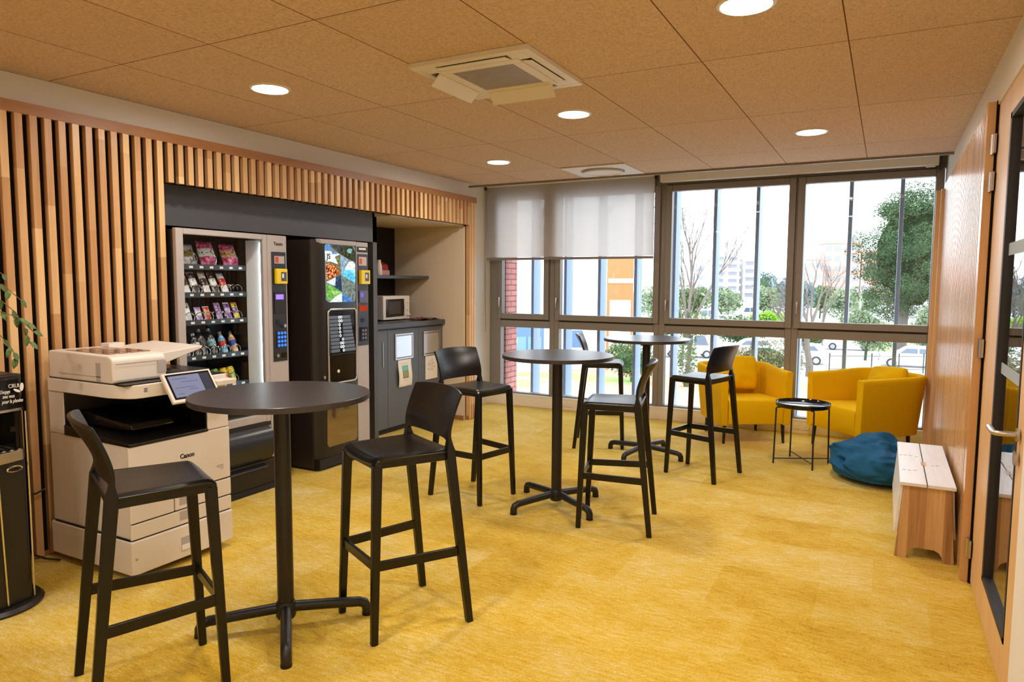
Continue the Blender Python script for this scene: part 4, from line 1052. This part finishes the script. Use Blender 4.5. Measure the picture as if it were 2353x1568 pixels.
b = MB(); b.box(-4.93,-4.86,6.06,6.19,1.68,1.735); tag(obj('tea_box', b, plain('pink_box', lin(190,140,136), .5), bevel=.003), 'small pink and white box in front of the red packet on the shelf', 'box')
b = MB(); b.lathe([(.03,0),(.035,.01),(.03,.1),(.018,.15),(.02,.165)], (-4.87,6.02,1.68), 20); tag(obj('sugar_jar', b, M['white_plastic']), 'small white jar at the post end of the wall shelf', 'jar')
def cloth(u, v):
    x = -4.82+.22*v; y = 6.44+.34*u
    return (x, y, 1.181+.022*max(0,noise.noise(Vector((x*14,y*11,1))))+.012*max(0,noise.noise(Vector((x*30,y*30,4)))))
b = MB(); b.grid(cloth, 24, 16); tag(obj('dish_cloth', b, plain('maroon_cloth', lin(110,66,62), .9), solid=.004, smooth=80), 'crumpled maroon cloth on the worktop next to the microwave', 'cloth')
# notices on the cabinet
t = thing('poster', 'curling white notice with a blue and green picture, under the first waste flap', 'poster', (-4.578,6.07,.62), 0, 'notices on the grey cabinet')
def pp(u, v, o=0): 
    return (-4.575+.014*(1-math.cos(PI*(1-v)*1.6))*.8+.004*math.sin(6*u)*(1-v)+o, 5.955+.235*u-.01*math.sin(PI*v), .475+.295*v)
b = MB(); b.grid(lambda u,v: pp(u,v), 8, 16); pa = obj('sheet', b, M['paper'], t, solid=.0015, smooth=80)
b = MB(); b.grid(lambda u,v: pp(.27+.46*u,.57+.22*v,.0016), 4, 6); obj('printed_picture', b, plain('print_teal', lin(120,190,190), .6), pa, solid=.0004)
b = MB(); b.grid(lambda u,v: pp(.27+.46*u,.32+.25*v,.0016), 4, 6); obj('printed_picture', b, plain('print_olive', lin(150,150,90), .6), pa, solid=.0004)
b = MB(); b.grid(lambda u,v: pp(.2+.6*u,.855+.012*v,.0016), 4, 1); b.grid(lambda u,v: pp(.35+.3*u,.22+.012*v,.0016), 4, 1); obj('printed_line', b, plain('print_pink', lin(214,150,170), .6), pa, solid=.0004)
t = thing('poster', 'flat white notice with brown sketches, under the second waste flap', 'poster', (-4.578,6.55,.66), 0, 'notices on the grey cabinet')
b = MB(); b.box(-4.5795,-4.5775,6.465,6.70,.50,.77); pa = obj('sheet', b, M['paper'], t)
b = MB()
for k in range(14):
    a = k*2.4; r = .012+.058*(k/14)**.6; y = 6.575+r*math.cos(a); z = .655+r*math.sin(a); c, s = math.cos(k*1.3), math.sin(k*1.3)
    b.hexa([(-4.5778,y-.014*c,z-.014*s),(-4.5770,y-.014*c,z-.014*s),(-4.5770,y+.014*c,z+.014*s),(-4.5778,y+.014*c,z+.014*s),(-4.5778,y-.014*c-.006*s,z-.014*s+.006*c),(-4.5770,y-.014*c-.006*s,z-.014*s+.006*c),(-4.5770,y+.014*c-.006*s,z+.014*s+.006*c),(-4.5778,y+.014*c-.006*s,z+.014*s+.006*c)])
obj('printed_sketch', b, plain('print_brown', lin(130,96,70), .6), pa)

# ------------------------------------------------------------------ water cooler
t = thing('water_cooler', 'black water dispenser with white lettering at the left edge', 'water dispenser', (-3.83,1.66,0), 0)
def plan(x0, x1, y0, y1, r, bulge):
    pts = [(x0,y0),(x1-r*.6,y0)]
    for k in range(6): a = -PI/2+PI/2*k/5; pts.append((x1-r+r*math.cos(a), y0+r+r*math.sin(a)))
    n = 8
    for k in range(1,n): v = k/n; pts.append((x1+bulge*math.sin(PI*v), y0+r+(y1-y0-2*r)*v))
    for k in range(6): a = PI/2*k/5; pts.append((x1-r+r*math.cos(a), y1-r+r*math.sin(a)))
    pts += [(x1-r*.6,y1),(x0,y1)]
    return pts
P0 = plan(-4.02,-3.685,1.47,1.842,.035,.02)
b = MB(); b.prism(P0,'z',.03,.735); obj('lower_door', b, plain('cooler_black', lin(24,22,24), .3), t, bevel=.004)
b = MB(); b.prism(P0,'z',.99,1.135); top = obj('head', b, M['gloss_black'], t, bevel=.004)
b = MB(); b.box(-4.02,-3.86,1.47,1.842,.735,.99); b.box(-3.86,-3.72,1.81,1.842,.735,.99); b.box(-3.86,-3.72,1.47,1.50,.735,.99); obj('niche', b, M['gloss_black'], t)
b = MB(); b.prism(plan(-4.02,-3.70,1.465,1.85,.035,.02),'z',1.135,1.15); obj('lid', b, M['vend_black'], t, bevel=.004)
b = MB(); b.prism(plan(-3.9,-3.682,1.475,1.846,.035,.02),'z',.978,.99); obj('chrome_band', b, M['chrome'], t)
b = MB(); b.prism(plan(-3.86,-3.675,1.49,1.835,.04,.025),'z',.735,.785); dt = obj('drip_tray', b, M['steel'], t, bevel=.004)
b = MB()
for k in range(9): b.box(-3.80,-3.69,1.53+.034*k,1.545+.034*k,.784,.79)
obj('drip_grille', b, M['chrome'], dt)
b = MB(); b.box(-3.859,-3.85,1.70,1.77,.845,.87); obj('sticker', b, plain('pale_pink', lin(226,190,184), .5), t)
b = MB(); b.cyl((-3.80,1.755,.93),(-3.80,1.755,.97),.016,seg=16); obj('tap', b, M['steel'], t)
b = MB(); b.tube([(-3.6655-.003*math.cos(a), 1.772+.034*math.cos(a), .70+.013*math.sin(a)) for a in [2*PI*k/24 for k in range(24)]], .004, 6, closed=True); obj('door_grip', b, M['chrome'], t)
b = MB(); b.tube([(-3.667,1.70,.69),(-3.664,1.705,.35),(-3.664,1.712,.04)], .004, 6); b.tube([(-3.686,1.842,.97),(-3.686,1.842,.5),(-3.686,1.840,.04)], .004, 6); obj('chrome_strip', b, M['chrome'], t)
b = MB(); b.lathe([(.21,0),(.215,.012),(.20,.028),(.0,.03)], (-3.83,1.72,0), 48, True, False); obj('foot', b, M['vend_black'], t)
TX = -3.6655
for body, cy, cz, sz, sx_ in (('CRUI',1.787,1.094,.026,.8),("S'engage",1.748,1.070,.024,.52),('avec vous',1.762,1.047,.024,.55),('pour la planète',1.778,1.022,.025,.60)):
    text('lettering', body, sz, (TX,cy,cz), FX, M['white_ink'], top, ext=.001, shear=0 if body == 'CRUI' else .3, sx=sx_)
b = MB()
for (cy,cz,a,l,w) in ((1.822,1.093,1.45,.020,.008),(1.800,1.078,-.5,.016,.006)):
    pts = []
    for k in range(16):
        q = 2*PI*k/16; px, py = l*math.cos(q), w*math.sin(q); pts.append((cy+px*math.cos(a)-py*math.sin(a), cz+px*math.sin(a)+py*math.cos(a)))
    b.prism(pts,'x',TX-.004,TX+.001)
obj('leaf_logo', b, M['white_ink'], top)
# trailing plant standing on the cooler
t = thing('potted_plant', 'trailing green houseplant on top of the black water dispenser', 'plant', (-3.86,1.56,1.15), 0)
b = MB(); b.lathe([(.045,1.15),(.052,1.155),(.068,1.27),(.064,1.27),(.06,1.255)], (-3.86,1.56,0), 28, True, True); obj('pot', b, M['white_plastic'], t)
b = MB(); lb = MB()
rnd = random.Random(3)
stems = [[(-3.86,1.56,1.25),(-3.84,1.62,1.50),(-3.80,1.72,1.60),(-3.78,1.82,1.585),(-3.77,1.90,1.50)],
         [(-3.86,1.56,1.25),(-3.85,1.66,1.42),(-3.80,1.78,1.47),(-3.77,1.88,1.42),(-3.76,1.945,1.34)],
         [(-3.86,1.56,1.25),(-3.83,1.66,1.55),(-3.79,1.78,1.54),(-3.76,1.86,1.45),(-3.76,1.90,1.36),(-3.76,1.92,1.29)],
         [(-3.86,1.56,1.25),(-3.83,1.68,1.38),(-3.79,1.80,1.34),(-3.77,1.84,1.27),(-3.77,1.855,1.22)],
         [(-3.86,1.56,1.25),(-3.86,1.66,1.66),(-3.82,1.76,1.69),(-3.80,1.84,1.63)]]
def leaf(mb, p, d, l, w):
    d = d.normalized(); s = d.cross(Vector((.8,.1,.5))).normalized(); n = s.cross(d).normalized()
    A = [p, p+d*l*.3+s*w*.45+n*.003, p+d*l*.65+s*w*.38+n*.002, p+d*l-n*.004, p+d*l*.65-s*w*.38+n*.002, p+d*l*.3-s*w*.45+n*.003]
    m1 = p+d*l*.33-n*.004; m2 = p+d*l*.66-n*.005
    v = [mb.v(q) for q in A]; a = mb.v(m1); c = mb.v(m2)
    for f in ((v[0],v[1],a),(v[1],v[2],c,a),(v[2],v[3],c),(v[3],v[4],c),(v[4],v[5],a,c),(v[5],v[0],a)): mb.face(f)
for st in stems:
    pts = [Vector(p) for p in st]; b.tube(pts, .0022, 5)
    for i in range(2, len(pts)):
        for f in (.3,.85):
            p = pts[i-1].lerp(pts[i], f); d = Vector((rnd.uniform(-.2,.3), rnd.uniform(-.3,.8), rnd.uniform(-1.2,-.3)))
            leaf(lb, p, d, rnd.uniform(.045,.065), rnd.uniform(.028,.036))
obj('stem', b, M['stem'], t); obj('foliage', lb, M['leaf_house'], t, solid=.0006, recalc=False, smooth=60)
# cables
b = MB(); b.tube([(-4.03,1.78,.62),(-4.10,1.86,.58),(-4.16,1.95,.48),(-4.19,2.05,.42),(-4.20,2.13,.40),(-4.19,2.18,.42)], .006, 8); tag(obj('power_cable', b, M['black_metal']), 'black cable hanging from the water dispenser towards the printer', 'cable')
b = MB(); b.tube([(-4.03,1.80,.50),(-4.12,1.84,.46),(-4.18,1.90,.34),(-4.20,1.97,.20),(-4.19,2.05,.09),(-4.17,2.15,.02),(-4.1,2.19,.012)], .006, 8); tag(obj('power_cable', b, M['black_metal']), 'black cable dropping to the carpet behind the printer', 'cable')

# ------------------------------------------------------------------ outside
G = -4.1
b = MB(); b.box(-140,60,9.5,420,G-.3,G); tag(obj('ground', b, M['asphalt']), kind='structure')
b = MB(); b.box(-1.2,40,68,98,G,G+.04); b.box(-3.2,8,44,50.5,G,G+.04); b.box(-26,-17,33.5,36,G,G+.05); b.box(-24,-12,37.5,39.8,G,G+.05); tag(obj('lawn', b, M['grass']), kind='structure')
b = MB(); b.box(-19,-2.5,30,43,G-.02,G+.03); tag(obj('mulch_ground', b, M['mulch']), kind='structure')
for i, x in enumerate((-4.12,-3.65,-3.185,-2.715,-2.245,-1.775,-1.31,-.84,-.372,.10)):
    labs = ['first','second','third','fourth','fifth','sixth','seventh','eighth','ninth','tenth']
    t = thing('sun_fin', labs[i]+' vertical blue-grey sun fin outside, counted from the brick pier', 'sun fin', (x,8.35,-.4), 0, 'vertical sun fins outside the windows')
    b = MB(); b.box(x-.019,x+.019,8.25,8.46,-.4,3.3); obj('blade', b, M['fin'], t, bevel=.003, seg=1)
    b = MB(); b.box(x-.015,x+.015,8.30,8.32,2.5,2.52); b.box(x-.012,x+.012,8.24,8.30,2.49,2.53); obj('bracket', b, M['steel'], t)  # small steel tick standing in for a white reflection on the fin
b = MB(); b.box(-5.6,-4.545,8.3,8.62,-4.1,3.3); tag(obj('brick_pier', b, M['brick']), 'red brick pier outside the leftmost window', 'brick pier')

def leaves(mb, c, r, n, size, rnd, shell=.55, flat=0):
    c = Vector(c)
    for _ in range(n):
        while True:
            d = Vector((rnd.uniform(-1,1), rnd.uniform(-1,1), rnd.uniform(-1,1)))
            if .05 < d.length < 1: break
        d.normalize(); k = shell+(1-shell)*rnd.random()**.5
        p = c+Vector((d.x*r[0],d.y*r[1],d.z*r[2]))*k
        a = Vector((rnd.gauss(0,1),rnd.gauss(0,1),rnd.gauss(0,1)*(1-flat))).normalized(); q = a.cross(d+Vector((rnd.gauss(0,.6),rnd.gauss(0,.6),rnd.gauss(0,.6)))).normalized()
        s = size*rnd.uniform(.6,1.4)
        mb.quad(p-a*s-q*s*.5, p-a*s*.2+q*s*.6, p+a*s+q*s*.4, p+a*s*.2-q*s*.6)
def tree_bare(name, label, base, h, r0, seed, spread=.5, group=None, lv=4):
    rnd = random.Random(seed); base = Vector(base)
    t = thing(name, label, 'tree', base, 0, group)
    b = MB(); tr = MB()
    def grow(mb, p, d, l, r, n):
        pts = [p]; q = p.copy(); dd = d.copy()
        for _ in range(4): dd = (dd+Vector((rnd.gauss(0,.10),rnd.gauss(0,.10),rnd.gauss(0,.05)))).normalized(); q = q+dd*l/4; pts.append(q.copy())
        mb.tube(pts, [r*(1-.1*k) for k in range(5)], 6 if n > 1 else 4)
        if n == 0: return
        for k in range(rnd.randint(2,4)):
            a = Vector((rnd.gauss(0,1),rnd.gauss(0,1),rnd.gauss(.3,.4))).normalized()
            grow(b, pts[rnd.choice((2,3,4,4))], (dd+a*spread*rnd.uniform(.6,1.4)+Vector((0,0,.25))).normalized(), l*rnd.uniform(.55,.8), r*.55, n-1)
    grow(tr, base, Vector((rnd.gauss(0,.03),rnd.gauss(0,.03),1)), h*.42, r0, lv)
    obj('trunk', tr, M['bark'], t); obj('branches', b, M['bark'], t)
    return t
tree_bare('bare_tree','bare tree with upright branches outside the third window, leafless above the hedge',(-9.55,38.3,G),9.8,.17,11,.34,lv=5)
tree_bare('bare_tree','bare tree with a forked pale trunk outside the rightmost window',(-4.0,46.5,G),7.6,.24,5,.5)
tree_bare('bare_tree','thin bare tree further off, left of the pink apartment block',(-7.6,66,G),6.6,.17,23,.5)
tree_bare('bare_tree','thin bare tree standing in front of the pink apartment block',(-5.0,71,G),8.6,.15,31,.45)
tree_bare('bare_tree','slim bare tree left of the upright one, partly behind a sun fin',(-12.4,48,G),7.0,.11,41,.4)
# ivy on the near trunk
rnd = random.Random(2)
b = MB(); leaves(b,(-9.5,38.1,-2.4),(.55,.5,1.8),1100,.06,rnd); leaves(b,(-8.9,38.0,-.6),(.9,.7,.7),700,.06,rnd); tag(obj('ivy', b, M['leaf_mid'], recalc=False, smooth=0), 'ivy climbing the upright bare tree outside the third window', 'ivy')
def bush(name, label, c, r, n, size, mat, seed, cat='bush', group=None, core=True, lumps=5):
    rnd = random.Random(seed); b = MB(); c = Vector(c)
    t = thing(name, label, cat, (c.x,c.y,G), 0, group)
    for k in range(lumps):
        o = Vector((rnd.uniform(-.5,.5)*r[0], rnd.uniform(-.5,.5)*r[1], rnd.uniform(-.25,.4)*r[2]))
        leaves(b, c+o, tuple(q*rnd.uniform(.55,.75) for q in r), 2*n//lumps, size*.62, rnd, .5)
    obj('foliage', b, mat, t, recalc=False, smooth=0)
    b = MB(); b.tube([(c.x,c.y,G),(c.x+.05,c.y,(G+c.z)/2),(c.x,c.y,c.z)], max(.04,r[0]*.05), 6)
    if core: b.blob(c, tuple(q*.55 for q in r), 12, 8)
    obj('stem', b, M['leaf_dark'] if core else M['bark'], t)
    return t
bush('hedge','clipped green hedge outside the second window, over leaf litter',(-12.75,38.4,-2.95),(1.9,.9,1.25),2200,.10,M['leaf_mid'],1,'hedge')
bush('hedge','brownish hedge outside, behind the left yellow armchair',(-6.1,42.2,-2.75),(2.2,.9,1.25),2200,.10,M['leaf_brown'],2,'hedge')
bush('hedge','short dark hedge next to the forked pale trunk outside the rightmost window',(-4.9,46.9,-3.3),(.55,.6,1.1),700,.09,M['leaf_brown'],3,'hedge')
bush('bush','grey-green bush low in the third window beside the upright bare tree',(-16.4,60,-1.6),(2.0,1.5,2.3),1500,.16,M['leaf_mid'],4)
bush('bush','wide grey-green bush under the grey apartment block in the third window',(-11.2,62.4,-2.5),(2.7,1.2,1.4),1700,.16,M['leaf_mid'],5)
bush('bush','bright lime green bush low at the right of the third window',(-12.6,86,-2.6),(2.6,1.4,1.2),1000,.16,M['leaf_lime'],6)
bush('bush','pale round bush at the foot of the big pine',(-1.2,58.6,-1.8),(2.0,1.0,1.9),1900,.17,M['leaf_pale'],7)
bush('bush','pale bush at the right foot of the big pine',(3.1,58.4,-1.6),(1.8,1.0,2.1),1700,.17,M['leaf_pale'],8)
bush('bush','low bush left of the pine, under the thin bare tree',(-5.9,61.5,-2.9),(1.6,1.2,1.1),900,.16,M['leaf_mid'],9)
# big stone pine
rnd = random.Random(12)
t = thing('pine_tree', 'big dark green pine filling the right of the rightmost window', 'tree', (1.2,63.6,G), 0)
b = MB(); b.tube([(1.2,63.6,G),(1.25,63.6,-1),(1.0,63.6,2),(1.3,63.6,5)], [.42,.36,.3,.18], 10)
for q in ((-1.4,63.2,4.2),(2.9,63.4,6.2),(.4,63.1,7.6),(3.4,63.6,2.6),(-.4,63.2,.8)): b.tube([(1.1,63.6,.8),(.5*q[0]+.6,63.5,q[2]-1.2),q], [.2,.14,.07], 7)
obj('trunk', b, M['bark'], t)
b = MB()
clumps = [(1.9+rnd.uniform(-2.0,2.0),63.2+rnd.uniform(-.8,.5),rnd.uniform(-.5,7.5)) for _ in range(45)]
for k in range(140):
    a = rnd.uniform(0,2*PI); h = rnd.random(); z = -1.2+10.4*h
    prof = 4.5*math.sin(PI*min(1,max(.0,(.16+.80*h))))**.55*(1 if h < .75 else 1-.35*(h-.75)/.25)
    rr_ = prof*rnd.uniform(.55,1); clumps.append((1.95+rr_*math.cos(a), 63.7+rr_*.8*math.sin(a), z))
for c in clumps: leaves(b, c, (.95,.95,.62), 260, .066, rnd, .4)
obj('crown', b, M['leaf_dark'], t, recalc=False, smooth=0)
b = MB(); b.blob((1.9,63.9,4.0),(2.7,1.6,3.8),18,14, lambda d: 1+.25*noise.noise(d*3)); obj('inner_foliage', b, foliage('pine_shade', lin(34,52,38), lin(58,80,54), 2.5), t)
# cedar and far tree line
bush('cedar_tree','grey-blue cedar right of the grey apartment block',(-20.6,141,1.0),(2.4,2,3.8),900,.32,M['leaf_blue'],21,'tree')
far = [((-29.5,100,-.8),(2.6,2,2.8),'leaf_pale','leftmost'),((-26.8,110,-1.2),(2.8,2,2.4),'leaf_mid','second'),((-24.4,120,-1.6),(2.8,2,2.4),'leaf_pale','third'),((-25.6,132,-1.6),(2.4,2,2.4),'leaf_mid','fourth'),
       ((-17.4,118,-1.2),(2.4,2,2.8),'leaf_pale','fifth'),((-16.8,134,-.2),(2.6,2,3.6),'leaf_blue','sixth'),((-11.9,116,-.6),(2.5,2,2.9),'leaf_blue','seventh'),((-9.6,126,-.9),(2.5,2,2.6),'leaf_mid','eighth'),((-5.9,118,-1),(2.6,2,2.6),'leaf_pale','ninth'),((-2.5,130,-1),(3.0,2,2.6),'leaf_pale','rightmost')]
for k, (c, r, m_, w) in enumerate(far):
    bush('broad_tree', w+' of the soft trees in the far row before the apartment blocks', c, r, 700, .36, M[m_], 40+k, 'tree', 'far row of trees')
# neighbouring white building with an orange bay
t = thing('building', 'white neighbouring building with an orange bay and blue entrance', 'building', (-18.5,42.5,G), 0)
ux = Vector((.884,.468,0)); uy = Vector((-.468,.884,0)); O = Vector((-21.7,39.9,0))
MBd = Matrix(((ux.x,uy.x,0,O.x),(ux.y,uy.y,0,O.y),(0,0,1,0),(0,0,0,1)))
b = MB(); b.box(-6,6.5,.2,9,G,6.2,MBd); obj('wall', b, M['white_diffuse'], t)
b = MB(); b.box(-6.2,6.7,0,9,6.2,6.5,MBd); obj('roof', b, M['grey_facade'], t)
b = MB(); b.box(6.45,8.15,0,8,G,3.2,MBd); obj('orange_bay', b, M['orange'], t)
b = MB(); b.box(6.62,7.98,-.05,.05,-.85,.5,MBd); obj('window', b, M['white_diffuse'], t)
b = MB(); b.box(6.6,8.0,-.03,.03,G,-1.4,MBd); obj('window', b, M['white_diffuse'], t)
b = MB(); b.box(6.5,8.3,-.05,7,1.6,1.9,MBd); obj('canopy', b, M['grey_facade'], t)
b = MB(); b.box(.2,2.35,-.3,.25,G+.2,-1.2,MBd); e = obj('entrance', b, M['facade_blue'], t)
b = MB(); b.box(.35,1.2,-.34,-.3,G+.3,-1.9,MBd); b.box(1.3,2.2,-.34,-.3,G+.3,-1.9,MBd); obj('door', b, plain('entrance_glass', lin(110,146,190), .25), e)
b = MB(); b.box(.3,.62,-.36,-.34,-2.35,-2.0,MBd); obj('notice', b, M['paper'], e)
b = MB(); b.box(4.2,4.9,-.05,.22,-2.6,-1.5,MBd); obj('window', b, M['facade_blue'], t)
b = MB(); b.box(0,2.6,-1.6,-1.3,G,G+.75,MBd); tag(obj('low_wall', b, M['grey_facade']), 'low grey wall in front of the blue entrance outside', 'wall')
# apartment blocks
def block(label, o, w, d, z1, floors, bays, mat, rot, name='apartment_building', band=None):
    t = thing(name, label, 'building', o, 0)
    c, s = math.cos(rot), math.sin(rot); Mx = Matrix(((c,-s,0,o[0]),(s,c,0,o[1]),(0,0,1,0),(0,0,0,1)))
    b = MB(); b.box(0,w,0,d,G,z1,Mx); obj('wall', b, mat, t)
    b = MB(); b.box(-.3,w+.3,-.3,d,z1,z1+.5,Mx); obj('roof', b, M['grey_facade'] if band else mat, t)
    H = (z1-G)/floors
    for f in range(floors):
        for k in range(bays):
            x0 = w*(k+.18)/bays; x1 = w*(k+.82)/bays; z0 = G+H*(f+.32)
            b = MB(); b.box(x0,x1,-.1,.1,z0,z0+H*.46,Mx); obj('window', b, M['facade_glass'], t)
        if band:
            b = MB(); b.box(-.2,w+.2,-1.2,.1,G+H*f+H*.86,G+H*f+H*1.18,Mx); obj('balcony', b, M['white_diffuse'], t)
block('tall pink apartment block behind the pine, in the rightmost window',(-16.2,220,G),9.6,9,13.2,6,4,M['pink'],.25)
block('lower pink building stepping down to the left of the tall pink block',(-21.5,206,G),6.4,8,8.2,4,3,M['pink'],.25)
block('pink block half hidden by the pine, right of the tall pink block',(-6.6,223,G),9,9,10.8,5,4,M['pink'],.25)
block('taller grey apartment block with white balconies, in the third window',(-55.5,256,G),9.5,10,11.6,6,2,M['grey_facade'],.45,band=1)
block('lower grey apartment block beside the taller balconied one',(-46.0,262.5,G),4.5,10,10.2,5,1,M['grey_facade'],.45,band=1)
block('pale low building far left in the third window',(-62.6,250,G),5.6,10,8.0,4,2,M['grey_facade'],.45)
# cars
def car(label, loc, rz, paint, van=False):
    t = thing('car', label, 'car', (loc[0],loc[1],G), rz, 'parked cars outside')
    L, Wd = 4.1, .84
    hz = 1.85 if van else 1.46
    prof = [(-2.02,.34),(-2.05,.62),(-1.92,.84),(-1.0,.98),(1.78,1.0),(2.02,.92),(2.06,.5),(2.0,.32)]
    b = MB(); b.prism(prof, 'y', -Wd, Wd); obj('body', b, paint, t, world=False, bevel=.07, seg=3)
    q = [(-1.05,.96),(1.80,.98),(1.45,hz-.06),(1.0,hz),(-.05,hz),(-.42,hz-.08)] if not van else [(-1.3,.96),(1.98,.98),(1.95,hz-.06),(1.8,hz),(-.35,hz),(-.7,hz-.08)]
    P = [(x,y) for x,y in q]; b = MB()
    A = [b.v((x,-Wd+.03+.16*(z-.96)/.5,z)) for x,z in P]; B = [b.v((x,Wd-.03-.16*(z-.96)/.5,z)) for x,z in P]
    b.face(A); b.face(B[::-1])
    for k in range(len(P)): b.face([A[k],A[(k+1)%len(P)],B[(k+1)%len(P)],B[k]])
    obj('cabin', b, paint, t, world=False, bevel=.05, seg=2)
    for s in (-1,1):
        f = lambda z: s*(Wd-.03-.16*(z-.96)/.5+.006)
        for (x0,x1,u0,u1) in ((-.80,.28,-.38,.28),(.38,1.45,.38,1.16)):
            b = MB(); z0, z1 = 1.0, hz-.13; pts = [(x0,f(z0),z0),(x1,f(z0),z0),(u1,f(z1),z1),(u0,f(z1),z1)]
            if s > 0: pts = pts[::-1]
            v0 = [b.v(p) for p in pts]; v1 = [b.v((p[0],p[1]-s*.02,p[2])) for p in pts]; b.face(v0); b.face(v1[::-1])
            for k in range(4): b.face([v0[k],v0[(k+1)%4],v1[(k+1)%4],v1[k]])
            obj('window', b, M['car_glass'], t, world=False)
    for x in (-1.28,1.30):
        for s in (-1,1):
            b = MB(); b.cyl((x,s*(Wd-.16),.31),(x,s*(Wd+.015),.31),.315,seg=24); w = obj('wheel', b, M['tyre'], t, world=False)
            b = MB(); b.cyl((x,s*(Wd+.005),.31),(x,s*(Wd+.025),.31),.20,seg=12); obj('rim', b, M['rim'], w, world=False)
    b = MB(); b.box(-2.08,-1.98,-.5,.5,.42,.56); b.box(-2.02,-1.9,-.72,-.5,.68,.78); b.box(-2.02,-1.9,.5,.72,.68,.78); obj('headlamp', b, M['car_glass'], t, world=False)
    return t
car('white car seen from its side, left of the last sun fin, beyond the black railing',(-2.75,67.4),.10,M['car_white'])
car('white car nearest the lawn, partly hidden by the wooden post',(1.75,55.6),.04,M['car_white'])
car('white car half hidden by the forked pale trunk',(-5.55,54.0),.1,M['car_white'])
car('dark blue car behind the forked pale trunk',(-6.3,74.0),.4,M['car_dark'])
car('white car with only its roof above the wide bush',(-20.8,98),.5,M['car_white'])
car('white van far off behind the upright bare tree',(-24.0,106),.5,M['car_white'],True)
car('white van far off, below the grey apartment block',(-20.6,122),.5,M['car_white'],True)
car('white car far off, below the cedar',(-14.2,124),.5,M['car_white'])
car('white car parked behind the brownish hedge',(-9.2,56.5),.3,M['car_white'])
car('white van parked behind the clipped green hedge',(-13.4,54),.35,M['car_white'],True)
# railing posts by the car park
t = thing('railing', 'thin black metal railing along the car park outside', 'railing', (0,50,G), 0)
for x, y in ((-3.05,49.1),(-2.26,49.5),(-.65,50.3),(.9,51.1),(2.3,51.9),(3.7,52.6)):
    b = MB(); b.cyl((x,y,G),(x,y,G+1.22),.035,seg=8); b.blob((x,y,G+1.24),.05,8,6); obj('post', b, M['fence'], t)
b = MB(); b.tube([(-3.05,49.1,G+1.1),(-.65,50.3,G+1.1),(3.7,52.6,G+1.1)], .02, 6); b.tube([(-3.05,49.1,G+.25),(-.65,50.3,G+.25),(3.7,52.6,G+.25)], .02, 6); obj('rail', b, M['fence'], t)
t = thing('garden_bench', 'pale wooden bench before the lime green bush', 'bench', (-11.2,84.6,G), 0)
b = MB(); b.box(-11.7,-10.7,84.4,84.8,G+.42,G+.48); obj('seat', b, M['cream'], t)
b = MB(); b.box(-11.7,-10.7,84.82,84.86,G+.62,G+.95); obj('backrest', b, M['cream'], t)
for x in (-11.65,-10.75):
    b = MB(); b.box(x-.04,x+.04,84.42,84.86,G,G+.42); b.box(x-.04,x+.04,84.80,84.86,G+.42,G+.95); obj('leg', b, M['cream'], t)
b = MB(); b.cyl((-2.6,90,G),(-2.6,90,2.6),.11,seg=10); b.cyl((-2.6,90,2.6),(-2.3,90,2.75),.12,.05,seg=10); tag(obj('lamp_post', b, M['white_plastic']), 'pale lamp post left of the big pine', 'lamp post')

# ------------------------------------------------------------------ light, camera, view
w = bpy.data.worlds.new('overcast_sky'); SC.world = w; w.use_nodes = True
bg = w.node_tree.nodes['Background']; bg.inputs[0].default_value = (.88,.95,1.0,1); bg.inputs[1].default_value = 2.9

cam = bpy.data.cameras.new('camera'); co = bpy.data.objects.new('camera', cam); COL.objects.link(co)
r = Vector((0.881137,0.472828,0.005598)); u = Vector((-0.04457,0.071262,0.996461)); f = Vector((-0.470756,0.878268,-0.083866))
co.matrix_world = Matrix(((r.x,u.x,-f.x,0),(r.y,u.y,-f.y,0),(r.z,u.z,-f.z,1.61),(0,0,0,1)))
cam.sensor_width = 36; cam.lens = 1600.586/2353*36; cam.clip_start = .05; cam.clip_end = 600
SC.camera = co
SC.view_settings.view_transform = 'Standard'; SC.view_settings.look = 'None'; SC.view_settings.gamma = 1; SC.view_settings.exposure = .68
SC.view_settings.use_curve_mapping = False
SC.cycles.max_bounces = 8; SC.cycles.diffuse_bounces = 4; SC.cycles.use_adaptive_sampling = True; SC.cycles.adaptive_threshold = .02; SC.cycles.transparent_max_bounces = 16; SC.cycles.glossy_bounces = 4
SC.cycles.sample_clamp_indirect = 6; SC.cycles.caustics_reflective = False; SC.cycles.caustics_refractive = False
SC.cycles.use_denoising = True
